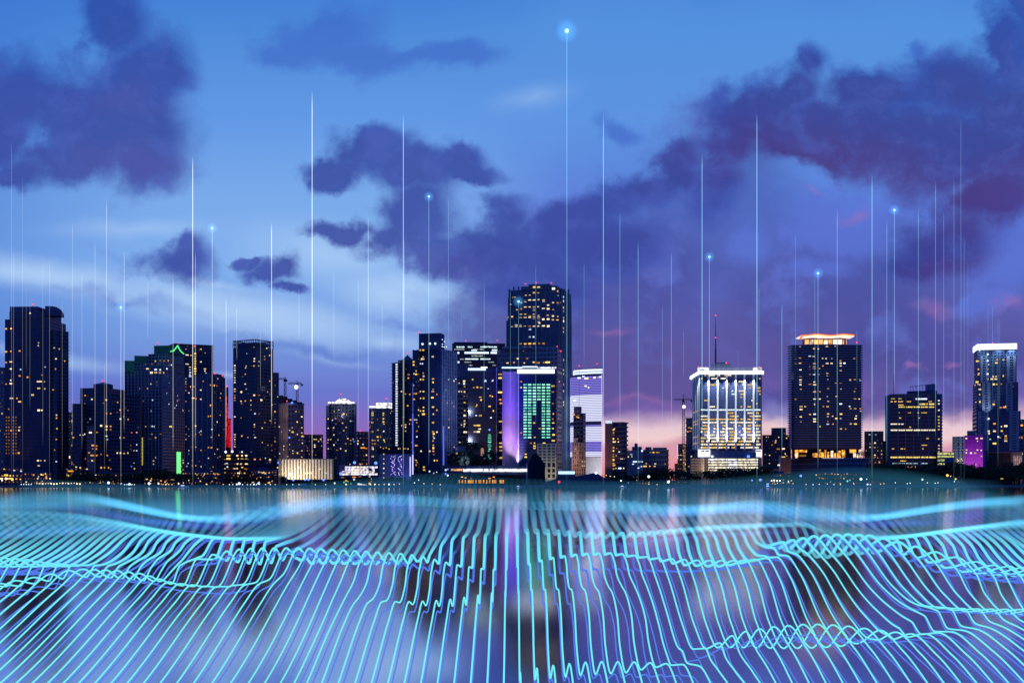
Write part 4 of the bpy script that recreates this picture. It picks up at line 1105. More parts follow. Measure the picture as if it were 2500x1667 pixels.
b = Bd('parking_garage', 'the lit parking decks', 'white-lit parking decks under the floodlit tower', 'building', 1685, 1860)
b.block(corner(1685, 1722, 1860, 1378, 70), 1117, mat=TAN, dref=1378)
b.block(flat(1738, 1846, 1376, 6), 1104, base=1117, mat=GREY, part='parapet')
DL = E('garage light', (1, .90, .66), 1.15, mottled=.35); DLW = E('garage light white', (.9, .93, 1), 2.2, mottled=.3)
for k in range(7):
    y = 1119.5 + k * 6.6
    for x0, x1 in ((1729, 1752), (1753.5, 1776), (1777.5, 1800), (1801.5, 1823), (1824.5, 1845), (1846.5, 1850)):
        b.strip('lit_deck', x0, x1, y, y + 3.5, DLW if 1775 < x0 < 1800 or (k == 0 and random.random() < .4) else DL, .3)
    b.strip('lit_deck', 1718, 1724, y, y + 3.5, E('garage amber', (1, .7, .3), .9), .3)
    for x0 in (1688, 1698, 1707): b.strip('lit_deck', x0, x0 + 8, y + 1, y + 2.5, E('garage dim', (.8, .5, .3), .35), .3)
b.flood(1739, 1114, 'c', 2.6, 3); b.flood(1827, 1114, 'b', 3.2, 3); b.done()
spot(1705, 1175, 1355, 1704, 1140, 1385, 9000, (1, .65, .4), 100)

b = Bd('apartment_block', 'the dark twin-stepped block', 'dark stepped block in the gap between the floodlit tower and the wide banded tower', 'building', 1861, 1931)
b.block(flat(1861, 1931, 1500, 24), 1061, mat=NAVY, floors=13, bay=3.6, win=(.55, .55), pil=.4)
b.block(flat(1883, 1919, 1498, 20), 1044, mat=NAVY, part='central_shaft', floors=15, bay=3.6, win=(.5, .55))
b.lits('G', "755,1067w 770,1067w 827,1110o 843,1162o 855,1162o 890,1160W20 780,1212w 830,1095w 745,1205c 800,1130o 905,1200w 915,1075y 930,1055w"); b.done()
b = Bd('low_building', 'the orange-lit brick hall', 'small rust-coloured hall lit orange left of the wide banded tower base', 'building', 1880, 1936)
b.block(flat(1908, 1932, 1385, 16), 1116, mat=BROWN); b.block(flat(1880, 1909, 1390, 12), 1144, mat=GREY, part='annex')
b.block(flat(1901, 1907, 1386, 8), 1112, mat=PALE, part='pier'); b.lits('G', "853,1290W 890,1225y30", (14, 8)); b.done()
spot(1922, 1168, 1365, 1920, 1140, 1385, 5000, (1, .4, .15), 100)

# ------------------------------------------------------------------ wide banded tower with orange crown
b = Bd('apartment_tower', 'the wide tower with the orange crown', 'wide tower of stacked white-edged balconies with a wavy orange neon crown', 'tower', 1930, 2108)
b.block(oval(1934, 2106, 1420, .28, 32, 7), 842, base=1096, mat=GLASS, floors=43, slab=1.6, slabmat=SLAB, slabt=.75)
p = oval(1963, 2069, 1428, .25, 24, 5)
b.block(p, 826, base=842, mat=BROWN, part='crown_room')
OC = E('crown amber wall', (1, .50, .16), 1.3, mottled=.09)
for k in range(9):
    x0 = 1965 + k * 11.5; b.strip('lit_panel', x0, x0 + 9.5, 829, 840, random.choice([OC, OC, E('crown warm wall', (1, .85, .68), 1.8, mottled=.1)]), .4)
p = []
nW = 40; d = 1426
up = MB(); zs = lambda x: PZ(822 + 1.4 * math.sin((x - 1952) / 131 * 4 * math.pi + .8), d) - GZ
for k in range(nW):
    x0, x1 = 1952 + 131 * k / nW, 1952 + 131 * (k + 1) / nW
    X0, X1 = PX(x0, d) - b.o[0], PX(x1, d) - b.o[0]; Y0 = d - 3 - b.o[1]; za, zb_ = zs(x0), zs(x1)
    v = [(X0, Y0, za), (X1, Y0, zb_), (X1, Y0 + 20, zb_), (X0, Y0 + 20, za), (X0, Y0, za + 1.0), (X1, Y0, zb_ + 1.0), (X1, Y0 + 20, zb_ + 1.0), (X0, Y0 + 20, za + 1.0)]
    up.add((v, [(3, 2, 1, 0), (4, 5, 6, 7), (0, 1, 5, 4), (1, 2, 6, 5), (2, 3, 7, 6), (3, 0, 4, 7)]))
up.build('wavy_canopy', E('canopy underside', (1, .75, .62), 1.7), b.root)
for dz, col_, nm in ((2.2, (1, .10, .02), 'red neon'), (1.4, (1, .45, .05), 'orange neon')):
    tb = MB()
    for k in range(nW):
        x0, x1 = 1954 + 130 * k / nW, 1954 + 130 * (k + 1) / nW
        tb.tube((PX(x0, d) - b.o[0], d - 3.4 - b.o[1], zs(x0) + dz), (PX(x1, d) - b.o[0], d - 3.4 - b.o[1], zs(x1) + dz), .42)
    tb.build('neon_line', E(nm, col_, 2.2), b.root)
mm = MB(); zc = PZ(826, d) - GZ
mm.tube((PX(1952, d) - b.o[0], d - 3 - b.o[1], zc - 1), (PX(1958, d) - b.o[0], d - 3 - b.o[1], zc + 3), 1.0); mm.build('canopy_tip', E('red neon', (1, .1, .02), 2.2), b.root)
b.lits('H', "403,237w20 637,237y20 525,253Y20 562,257w 710,232w 365,345o 403,335o20 488,320C20 523,323W20 600,338w 630,340w 680,340c 875,340o20 365,385o20 403,380y20 528,385Y20 640,382W20 678,382w20 755,360o20 757,380w20 757,403w20 790,380C20 407,435W22 488,410o 488,432o 527,410W22 527,430W22 572,428y20 603,405o 757,445Y22 407,495w20 527,475C22 490,475o 567,475c 640,470w20 640,492w20 407,525w20 407,545w20 407,567W22 410,605y20 490,560O22 527,543w20 530,567w30 715,555Y20 757,557Y26 840,525Y 880,520Y22 920,517c 927,533C20 645,518c 648,600Y20 760,603w 887,600o 877,623y20 530,627O22 577,627y 640,670c 718,665Y 365,693o20 530,690W22 575,690W 648,710W22 882,687Y22 918,690w 757,733C24 530,738w 412,757Y22 447,757w 412,782W22 607,755o 643,757Y20 835,755c 843,775Y 883,773Y24 927,773o20 930,795W 490,825y 530,823C20 648,820y20 645,843w20 760,822Y22 687,840w 370,850o 410,847W20 410,890w 718,860Y 757,860c 893,838w 887,862W20 530,865W22 530,888W20 645,885o 645,910C22 690,910o 845,907w 885,908Y22 577,930y 760,952Y20 800,952Y 535,997W24 607,997o 645,997w22 685,1000y 720,997w 760,997Y20 800,997y 367,1022B 412,1020w20 690,1015Y 925,1015c20 497,1042w 535,1040C22 410,1063C20 535,1063C 645,1083w20 410,1105w20 537,1105w20 763,1103w20", (14, 9))
b.block(oval(1940, 2100, 1426, .25, 24, 7), 1095, base=1119, mat=BLACK, part='amenity_floor')
OR = E('amenity amber', (1, .42, .06), 1.3, mottled=.3); OW = E('amenity white', (1, .82, .6), 2.0, mottled=.3)
for x0, x1, y0, y1, m_ in ((1941, 1949, 1098, 1116, OR), (1942, 1947, 1106, 1118, OW), (1951, 1970, 1098, 1104, OR), (1952, 1968, 1110, 1114, E('amenity dim', (.7, .3, .1), .4)),
                           (1984, 1996, 1106, 1116, OR), (1999, 2004, 1097, 1116, OR), (2005, 2011, 1104, 1117, OR), (2013, 2017, 1098, 1117, OR), (2020, 2024, 1103, 1117, OR), (2028, 2034, 1100, 1117, OW),
                           (2036, 2041, 1106, 1117, OR), (2044, 2052, 1100, 1117, OR), (2055, 2063, 1098, 1117, OR), (2074, 2090, 1097, 1105, OR), (2083, 2090, 1104, 1117, OW), (2096, 2099, 1099, 1112, OW), (2100, 2103, 1097, 1117, OW), (2092, 2095, 1107, 1117, OW)):
    b.strip('lit_window', x0, x1, y0, y1, m_, .4)
b.block(corner(1932, 2104, 2120, 1400, 20), 1118, mat=NAVY, part='podium', floors=5, slab=.6, slabmat=SLAB, slabname='podium_deck', slabt=1.0, dref=1400)
b.strip('deck_edge', 1932, 2060, 1117, 1119, E('deck edge pink', (.8, .6, .7), .5), 1.2)
b.lits('H', "413,1250Y20 450,1258w 535,1225y 450,1225o 655,1290y 730,1268w 885,1250o 895,1268o 930,1268c 375,1310o 455,1297w 850,1290o 660,1235c"); b.nlit = 0
b.beacon((2092, 836)); b.done()
for x in (1975, 2015, 2055): spot(x, 842, 1419, x, 832, 1428, 2600, (1, .7, .45), 120)
spot(1945, 1121, 1408, 1945, 1108, 1424, 1500, (1, .4, .2), 130); spot(2095, 1121, 1408, 2094, 1108, 1424, 2500, (1, .6, .6), 130)

b = Bd('apartment_block', 'the grey block beside the orange-crowned tower', 'plain grey block with few lit windows beside the wide orange-crowned tower', 'building', 2113, 2163)
b.block(flat(2110, 2157, 1470, 26), 1052, mat=wall('mauve grey', (.16, .13, .17)), floors=15, bay=4.6, win=(.25, .3))
b.block(flat(2150, 2165, 1474, 20), 1076, mat=wall('mauve grey', (.16, .13, .17)), part='wing')
b.lits('I', "65,1000c 58,1072W 57,1113w 57,1178W 60,1240o 95,1240O 10,1000c 58,1195o"); b.done()
spot(2140, 1175, 1440, 2138, 1150, 1470, 4000, (1, .5, .3), 110)

# office with lit yellow bands
b = Bd('office_tower', 'the dark office with yellow floor bands', 'dark glass office tower crossed by thin yellow lit floors, small white roof sign', 'tower', 2161, 2302)
b.block(corner(2161, 2174, 2300, 1430, 80), 962, mat=NAVY, floors=1, dref=1430)
b.block(corner(2174.5, 2175, 2286, 1428.8, 85), 962, mat=GLASSB, part='glass_front', dref=1430)
b.block(flat(2214, 2288, 1445, 16), 953, base=963, mat=NAVY, part='roof_plant'); 
mm = MB(); d = 1446
for k in range(9):
    x = 2222 + k * 7.5; mm.tube((PX(x, d) - b.o[0], d - b.o[1], PZ(955, d) - GZ), (PX(x, d) - b.o[0], d - b.o[1], PZ(944 - k * .9, d) - GZ), .25, n=4)
    if k: mm.tube((PX(x - 7.5, d) - b.o[0], d - b.o[1], PZ(945 - k * .9, d) - GZ), (PX(x, d) - b.o[0], d - b.o[1], PZ(944 - k * .9, d) - GZ), .35, n=4)
mm.box(PX(2266, d) - b.o[0], PX(2284, d) - b.o[0], d - b.o[1], d + 10 - b.o[1], PZ(953, d) - GZ, PZ(938, d) - GZ)
mm.build('roof_frame', SLABD, b.root)
mm = MB(); mm.tube((PX(2182, d) - b.o[0], d - b.o[1], PZ(963, d) - GZ), (PX(2182, d) - b.o[0], d - b.o[1], PZ(912, d) - GZ), .35, .2); mm.build('roof_mast', STEEL, b.root)
for x in (2192.4, 2210.6, 2229.5, 2248, 2267.5): b.strip('mullion', x - .6, x + .6, 963, 1140, PALE, .9)
mb_ = wall('bluish mullion', (.12, .16, .26))
for k in range(19):
    y = 1140 - k * 9.3; b.strip('floor_band', 2175, 2285, y, y + 2, NAVY2, .25)
for k in range(22):
    y = 966 + k * 7.8; b.strip('balcony', 2288, 2302, y, y + 2.2, SLAB, 2.0)
    if random.random() < .5: b.strip('lit_window', 2290, 2294, y + 2.6, y + 5.4, random.choice([YB, WB]), .4)
    b.strip('side_fin', 2163, 2165, y, y + 2.4, PALE, .6)
band(b, 'I', 690, [(412, 420), (430, 510)], E('roof sign', (.85, .93, 1), 2.6), 12, 'roof_sign')
band(b, 'I', 688, [(198, 232), (260, 290)], YB, 6); band(b, 'I', 713, [(195, 210), (225, 245), (258, 300), (335, 370), (522, 552)], YB, 9)
band(b, 'I', 735, [(445, 518), (525, 572)], E('office yellow', (1, .72, .18), 1.1, mottled=.7), 12); band(b, 'I', 743, [(258, 305)], YB, 9)
band(b, 'I', 760, [(258, 318), (328, 386), (394, 450), (458, 518), (525, 572)], E('office yellow', (1, .72, .18), 1.1, mottled=.7), 9)
band(b, 'I', 810, [(265, 272), (345, 370), (428, 440), (460, 510)], YB, 6); band(b, 'I', 855, [(268, 285), (435, 446)], YB, 10)
band(b, 'I', 908, [(195, 252), (258, 275), (282, 305)], WB, 9); band(b, 'I', 935, [(355, 370)], YB, 9)
band(b, 'I', 961, [(195, 252), (260, 318), (326, 384), (394, 452), (458, 522), (528, 582)], WB, 11)
band(b, 'I', 1033, [(505, 525)], YB, 10); band(b, 'I', 1092, [(465, 510)], YB, 7); band(b, 'I', 1123, [(205, 225), (280, 300), (308, 320), (468, 480)], YB, 8)
band(b, 'I', 1197, [(196, 252), (260, 318), (326, 384), (392, 450), (462, 520), (530, 585)], E('office yellow', (1, .72, .18), 1.1, mottled=.7), 12)
band(b, 'I', 1228, [(280, 328)], YB, 9); band(b, 'I', 1250, [(210, 318), (330, 384), (392, 430), (455, 515)], E('office cyan', (.5, .75, .85), .8, mottled=.7), 7)
band(b, 'I', 1280, [(340, 352), (360, 380), (405, 412)], E('amber window', (1, .48, .06), .9, mottled=.8), 14)
b.done()

b = Bd('low_building', 'the greenish lit low block', 'low block with yellow-green lit floors between the banded office and the pale column block', 'building', 2288, 2330)
b.block(flat(2288, 2330, 1400, 16), 1103, mat=GREY, floors=4, slab=.5, slabmat=SLABD, slabname='floor_band')
b.block(flat(2308, 2330, 1397, 4), 1116, mat=wall('blue panel', (.06, .1, .25)), part='blue_wall')
LGr = E('yellow green interior', (.75, .75, .25), .8, mottled=.6)
for y in (1105, 1112, 1121, 1130): b.strip('lit_floor', 2289, 2306 if y > 1112 else 2329, y, y + 4, LGr, .3)
b.done()
b = Bd('apartment_block', 'the pale column block', 'pale block with slim dark window columns just left of the magenta-lit block', 'building', 2325, 2355)
b.block(flat(2325, 2355, 1425, 18), 1065, mat=wall('pale stone', (.4, .42, .46)), floors=9, bay=4, win=(.4, .8))
b.lits('I', "775,1215w 775,1235w 810,1212w 765,1270y 745,1250o 830,1250w"); b.done()
spot(2334, 1170, 1390, 2338, 1110, 1425, 22000, (.8, .9, .95), 80)
spot(2330, 1170, 1398, 2332, 1140, 1425, 9000, (1, .6, .3), 80)

b = Bd('purple_lit_block', 'the magenta-lit block', 'block with a magenta and violet glowing striped front, low at the right', 'building', 2354, 2406)
b.block(corner(2354, 2400, 2406, 1410, 15), 1062, mat=wall('violet panel', (.25, .08, .35)), dref=1410)
b.block(flat(2361, 2382, 1418, 12), 1051, base=1063, mat=NAVY, part='roof_plant')
for k in range(31):
    t_ = k / 30; y = 1063 + k * 2.62
    m_ = E('violet line %d' % (k // 4), (.30 + .38 * (k // 4) / 7, .02 + .05 * (k // 4) / 7, .75 + .1 * (k // 4) / 7), .30 + .55 * (k // 4) / 7)
    b.strip('light_line', 2355, 2399.5, y, y + 1.7, m_, .3)
b.lits('I', "853,1033w20 945,1033W20 985,1033W20 950,1057w 855,1133w 950,1133w 983,1137w 853,1158w 893,1160W 930,1160W20 985,1187w20 930,1260W20", (12, 9)); b.done()

# tall right tower
b = Bd('apartment_tower', 'the tall white-crowned tower', 'tall blue tower widening in steps, with a glaring white crown bar, far right', 'tower', 2375, 2494)
b.block(corner(2374, 2384, 2492, 1450, 82), 1004, mat=NAVY, floors=18, bay=3.6, win=(.55, .45), dref=1450)
b.block(corner(2375, 2384, 2486, 1451, 82), 934, base=1005, mat=NAVY, part='middle_floors', floors=10, bay=3.6, win=(.55, .45), dref=1450)
b.block(corner(2378, 2386, 2482, 1452, 82), 852, base=935, mat=NAVY, part='upper_floors', floors=12, bay=3.6, win=(.55, .45), dref=1450)
for x0, x1, y0, y1 in ((2394, 2411, 869, 934), (2458, 2480, 869, 934), (2398, 2418, 934, 1004), (2456, 2472, 934, 1004), (2387, 2411, 1004, 1100), (2464, 2488, 1004, 1100)):
    b.strip('pale_bay', x0, x1, y0, y1, PALE, .6)
    k = y0 + 2
    while k < y1 - 3:
        b.strip('bay_window', x0 + (x1 - x0) * .3, x1 - (x1 - x0) * .3, k, k + 2.6, GLASS, .8); k += 6.2
b.block(corner(2375, 2386, 2483, 1449, 82), 840, base=853.5, mat=E('crown glare', (.88, .94, 1), 3.6), part='crown', dref=1449)
b.lits('I', "945,362Y 960,362y 957,432o 957,478o 1113,377Y20 1037,433w 1173,490y 1085,495W 1110,495W20 1040,517w 1075,517W20 1108,517W20 945,543Y22 930,570Y 968,567y 1090,563Y 1115,563Y 1157,560y 970,607W20 968,652y 970,715Y 937,718w 1047,735o20 1090,737Y20 1150,765O 1185,762O25 1200,755W 1235,860Y 1270,857w 1097,905o20 1195,925W25 1157,930w 985,930o20 1047,970W20 1050,990w 1097,970W20 1160,968y20 1195,1013Y20 1240,1013y 1130,1020c 1195,1035y22 1195,1055W20 1090,1077Y 1105,1077Y 1243,1077Y 1175,350w20 1120,350y 990,330c 1060,1040c", (13, 12))
for x, y in ((2411, 881), (2411, 913), (2413, 1022), (2411, 865)): b.flood(x, y, 'c', 2.0, 1.5)
b.beacon((2424, 838)); b.done()
spot(2411, 1020, 1435, 2411, 960, 1452, 20000, (.6, .8, 1), 60)
for x in (2400, 2440, 2470): spot(x, 850, 1438, x, 890, 1454, 15000, (.55, .85, 1), 90)

b = Bd('low_building', 'the brown box hall at the right', 'brown box-shaped hall with lit slots at the foot of the white-crowned tower', 'building', 2413, 2496)
b.block(flat(2413, 2472, 1375, 22), 1104, mat=wall('dark bronze', (.05, .03, .03))); b.block(flat(2472, 2496, 1376, 20), 1103, mat=TAN, part='lit_wing')
b.strip('lintel', 2413, 2472, 1103, 1106, BROWN, .8); b.strip('pier', 2467, 2472, 1105, 1158, BROWN, .8)
for k in range(5): b.strip('lit_slot', 2475 + k * 4.2, 2476.6 + k * 4.2, 1112, 1140, E('slot light', (.9, .6, .6), .5, mottled=.5), .3)
b.done()
spot(2484, 1168, 1350, 2484, 1130, 1376, 9000, (1, .5, .3), 90)
b = Bd('apartment_tower', 'the grey sliver at the right edge', 'grey block cut off by the right edge of the view', 'building', 2493, 2500)
b.block(flat(2490, 2560, 1520, 22), 1022, mat=GREY, floors=16, bay=4, lit=6); b.done()

# ------------------------------------------------------------------ low bright buildings at the waterfront
b = Bd('exhibition_hall', 'the fin-fronted hall', 'bright hall with tall warm white fins, right of the peach-lit tower', 'building', 688, 814)
b.block(flat(680, 814, 1345, 20), 1119, mat=wall('warm stone fin wall', (.2, .17, .14)))
ft = wall('floodlit fin', (.75, .68, .55), var=.15)
for k in range(17):
    x = 688 + k * 7.4; b.strip('fin', x, x + 3.8, 1121, 1170, ft, 1.6)
b.lits('C', "245,1300W 320,1290C 235,1260W 315,1240w 315,1275W 250,1340C30 245,1350W30 310,1330w 375,1335Y 400,1335w 425,1335W 350,1345o 200,1335Y 280,1365O 330,1368O 150,1345o 130,1350O 500,1300w 500,1355o 440,1365o 560,1335c 600,1385o 460,1368o 370,1240w 520,1360y", (12, 10)); b.done()
for x, p_ in ((705, 24000), (728, 30000), (757, 12000), (785, 9000), (805, 9000)): spot(x, 1172, 1322, x, 1148, 1345, p_, (1, .82, .6), 100, .8)
b = Bd('glass_hall', 'the blazing white gridded hall', 'low hall whose whole front is a blazing white grid of panes', 'building', 825, 925)
b.block(flat(829, 924, 1350, 16), 1134, mat=NAVY2)
for i in range(12):
    for k in range(4):
        if i >= 9 and k in (1, 2) and random.random() < .6: continue
        if i == 0 and k < 2: continue
        x0 = 835 + i * 7.3; y0 = 1138 + k * 5.6
        b.strip('pane', x0, x0 + 6.3, y0, y0 + 4.6, random.choice([E('pane white', (.95, .93, 1), 2.0, mottled=.4), E('pane lilac', (.75, .7, 1), 1.6, mottled=.4), E('pane warm', (1, .85, .7), 1.2, mottled=.4)]), .3)
b.flood(832, 1156, 'b', 3.4); b.flood(866, 1129, 'b', 3.2); b.flood(918, 1130, 'b', 3.4)
b.lits('C', "650,1275W 790,1250w 850,1255O 870,1255o 910,1255o 800,1370O40 850,1365o30 700,1375o30 940,1385Y25 940,1405O25 935,1365w", (14, 8)); b.done()
b = Bd('led_wall_building', 'the hall with blue LED panels', 'grey windowless building with two sparkling blue LED panels', 'building', 926, 1004)
b.block(flat(926, 1004, 1352, 18), 1108, mat=GREY); b.block(flat(920, 1006, 1362, 18), 1090, base=1109, mat=BLACK, part='upper_deck')
bw_, bb_ = E('led white', (.75, .75, 1), 2.2), E('led blue', (.12, .10, 1), 1.3)
for (x0, x1) in ((952, 966), (970, 982)):
    b.strip('led_panel', x0, x1, 1111, 1160, E('led backing', (.05, .04, .5), .35), .3)
    mm = MB(); g_ = b.find((x0 + x1) / 2, 1130)
    for k in range(44):
        xx = random.uniform(x0 + 1, x1 - 1); yy = 1112 + k * 1.07 
        b2 = b.strip('led', xx, xx + 1.6, yy, yy + 1.4, bw_ if random.random() < .6 else bb_, .55)
b.strip('led_strip', 1000, 1003, 1115, 1162, E('bright blue neon', (.5, .5, 1), 2.0), .5)
b.col('C', 1058, 1170, 1380, 41, 'w', (11, 10))
b.lits('C', "1030,1110y 1055,1120y 1080,1115y 1105,1125y 1185,1122w 1200,1122w 1232,1122o 1250,1122w 1270,1124y", (10, 9)); b.done()
spot(960, 1175, 1330, 955, 1140, 1352, 3500, (.5, .4, 1), 110); spot(994, 1172, 1335, 994, 1140, 1352, 6000, (.25, .2, 1), 100)
b = Bd('low_building', 'the low waterside kiosk row', 'row of tiny orange and green lit kiosks at the water below the white gridded hall', 'building', 830, 905)
b.block(flat(826, 906, 1300, 8), 1166, mat=BLACK)
b.lits('C', "712,1415g25 740,1410y25 730,1400o 885,1440C30 855,1435C30 840,1430w30 935,1425Y 935,1445O 800,1390c 770,1425g 905,1440o 940,1440y 700,1445o 630,1420o20", (16, 14)); b.done()
b = Bd('low_building', 'the dark shoreline hall with blue lamps', 'dark low hall with a row of blue lamps at the water', 'building', 684, 800)
b.block(flat(684, 816, 1298, 8), 1170, mat=BLACK)
for x in (689, 697, 716, 745, 754, 790): b.flood(x, 1171, 'b', 2.4, 1)
b.done()

for x0, x1, yt, d, lab, sh, nl in ((58, 126, 1152, 1322, 'low dark podium with warm windows at the foot of the tallest left tower', 'the warm podium far left', 14), (214, 300, 1154, 1326, 'low podium with orange doorways below the stepped brown tower', 'the orange podium', 16),
                                  (350, 428, 1158, 1318, 'low dark pavilion with yellow lamps left of the lime light column', 'the yellow-lit pavilion', 10), (444, 540, 1150, 1328, 'low podium with mixed orange and white windows right of the lime light column', 'the mixed-light podium', 18),
                                  (612, 676, 1146, 1330, 'low block with orange shopfronts at the foot of the open-framed tower', 'the orange shopfront block', 16), (1536, 1640, 1160, 1322, 'low dark sheds among trees below the wide banded office', 'the dark sheds', 6),
                                  (1872, 1932, 1156, 1318, 'low hall with pink and white lights left of the wide banded tower base', 'the pink-lit hall', 12), (1990, 2110, 1152, 1322, 'long low terrace with small amber lights below the orange-crowned tower', 'the amber terrace', 14)):
    b = Bd('low_building', sh, lab, 'building', x0, x1)
    b.block(flat(x0, x1, d, 14), yt, mat=NAVY2, floors=3, bay=3.2, win=(.7, .55), slab=.5, slabmat=SLABD, slabname='floor_band')
    b.block(flat(x0 + (x1 - x0) * .3, x0 + (x1 - x0) * .7, d + 3, 9), yt - 6, base=yt + .5, mat=NAVY2, part='roof_plant')
    for k in range(nl):
        b.lits('Z', '%d,%d%s' % (random.uniform(x0 + 3, x1 - 3), random.uniform(yt + 4, 1182), random.choice('ooOOyYwWwc')), (3.4, 2.8))
    b.done()

# dark blue mound (lawn) at the waterfront
m = MB(); nx = 28
prof = [(1325, 1181), (1350, 1170), (1390, 1164), (1420, 1160), (1450, 1154), (1460, 1157), (1480, 1168), (1510, 1176)]
pv = [(PX(x, 1300), 1296, GZ - .2) for x, y in prof] + [(PX(x, 1305), 1303, PZ(y, 1305)) for x, y in prof] + [(PX(x, 1330), 1335, GZ - .2) for x, y in prof]
n = len(prof)
m.add((pv, [(i + j * n, i + 1 + j * n, i + 1 + (j + 1) * n, i + (j + 1) * n) for j in range(2) for i in range(n - 1)]))
tag(m.build('hill', wall('mown lawn', (.03, .05, .10))), kind='structure')

# ------------------------------------------------------------------ which building stands at an azimuth
def short_at(px):
    best = None
    for b_ in BLDS:
        a, c = b_.px
        if a <= px <= c:
            w = c - a
            if best is None or w > best[0]: best = (w, b_.short)
    if best: return 'before ' + best[1]
    near = min(BLDS, key=lambda b_: min(abs(px - b_.px[0]), abs(px - b_.px[1])))
    return ('left of ' if px < near.px[0] else 'right of ') + near.short


ORD = ['first', 'second', 'third', 'fourth', 'fifth', 'sixth', 'seventh', 'eighth', 'ninth', 'tenth', 'eleventh', 'twelfth', 'thirteenth', 'fourteenth', 'fifteenth', 'sixteenth', 'seventeenth', 'eighteenth', 'nineteenth']
TENS = ['', '', 'twent', 'thirt', 'fort', 'fift', 'sixt', 'sevent', 'eight', 'ninet']
def ordinal(n):
    if n < 20: return ORD[n - 1]
    t, u = divmod(n, 10)
    return TENS[t] + 'ieth' if u == 0 else TENS[t] + 'y-' + ORD[u - 1]


def numbered(items, noun, single):
    """items: (px, object); gives every object a label of its own by counting along the place it stands at"""
    by = {}
    for px, o, adj in items: by.setdefault((short_at(px)), []).append((px, o, adj))
    for ph, l in by.items():
        l.sort(key=lambda t: t[0])
        for i, (px, o, adj) in enumerate(l):
            o['label'] = (adj + ' ' + noun + ' ' + ph) if len(l) == 1 else '%s %s, %s from left, %s' % (adj, noun, ordinal(i + 1), ph)


# ------------------------------------------------------------------ trees
LEAF = wall('dark foliage', (.020, .038, .022), var=.6, scale=.9)
BARK = wall('bark', (.05, .04, .035))


def crown_mesh(seed, H, Wd):
    rnd = random.Random(seed); mm = MB()
    lobes = [(rnd.uniform(-.5, .5) * Wd, rnd.uniform(-.4, .4) * Wd, rnd.uniform(.45, .85) * H, rnd.uniform(.2, .36) * Wd) for _ in range(9)]
    for (x, y, z, r) in lobes:
        for k in range(70):
            v = Vector((rnd.gauss(0, 1), rnd.gauss(0, 1), rnd.gauss(0, 1))).normalized() * r * rnd.uniform(.55, 1.12)
            c = Vector((x, y, z)) + Vector((v.x, v.y, v.z * .75)); s_ = rnd.uniform(.28, .6)
            a = Vector((rnd.gauss(0, 1), rnd.gauss(0, 1), rnd.gauss(0, 1))).normalized(); e = a.cross(Vector((0, 0, 1))).normalized()
            g_ = a.cross(e)
            mm.add(([c - e * s_, c + g_ * s_ * .8, c + e * s_, c - g_ * s_ * .8], [(0, 1, 2, 3)]))
    return mm


def palm_mesh(seed, H):
    rnd = random.Random(seed); mm = MB()
    for k in range(16):
        a = k * 2 * math.pi / 16 + rnd.uniform(-.2, .2); L = rnd.uniform(2.4, 3.2); up_ = rnd.uniform(.1, .9); pts_ = []
        for j in range(6):
            t_ = j / 5; pts_.append(Vector((math.cos(a) * L * t_, math.sin(a) * L * t_, H + up_ * L * t_ - 1.3 * L * .8 * t_ * t_)))
        sd = Vector((-math.sin(a), math.cos(a), 0))
        for j in range(5):
            w0 = .42 * math.sin(math.pi * (j + .4) / 6); w1 = .42 * math.sin(math.pi * (j + 1.4) / 6)
            for s_ in (1, -1):
                mm.add(([pts_[j], pts_[j + 1], pts_[j + 1] + sd * s_ * w1 - Vector((0, 0, .2)), pts_[j] + sd * s_ * w0 - Vector((0, 0, .2))], [(0, 1, 2, 3)]))
    return mm


PROTO = []
for i, (H, Wd) in enumerate(((11, 10), (9, 12), (13, 11), (8, 8))):
    t = MB(); t.tube((0, 0, 0), (0, 0, H * .45), .42, .28); 
    for k in range(5):
        a = k * 1.3 + i; t.tube((0, 0, H * .38), (math.cos(a) * Wd * .3, math.sin(a) * Wd * .25, H * .68), .22, .07, 5)
    to = t.build('trunk', BARK); co = crown_mesh(i + 3, H, Wd).build('crown', LEAF)
    PROTO.append(('broadleaf_tree', to.data, co.data, H)); bpy.data.objects.remove(to); bpy.data.objects.remove(co)
for i, H in enumerate((9.5, 7.5)):
    t = MB(); t.tube((0, 0, 0), (.3, 0, H * .5), .26, .2); t.tube((.3, 0, H * .5), (0, 0, H), .2, .16)
    to = t.build('trunk', BARK); co = palm_mesh(i, H).build('fronds', LEAF)
    PROTO.append(('palm_tree', to.data, co.data, H)); bpy.data.objects.remove(to); bpy.data.objects.remove(co)
trees = []


def tree(px, top, kind, d=None, z=GZ):
    d = d or random.uniform(1272, 1325)
    nm, tm, cm, H = PROTO[kind]
    o = empty(nm, (PX(px, d), d, z - .1)); s_ = max(.35, (PZ(top, d) - z) / (H * .97)); o.scale = (max(s_, .6), max(s_, .6), s_); o.rotation_euler.z = random.uniform(0, 6.28)
    link_mesh('trunk', tm, o, (0, 0, 0)); link_mesh('crown' if kind < 4 else 'fronds', cm, o, (0, 0, 0))
    tag(o, '', 'palm' if kind >= 4 else 'tree', group='palms along the waterfront' if kind >= 4 else 'dark trees along the waterfront')
    trees.append((px, o, kind, top))


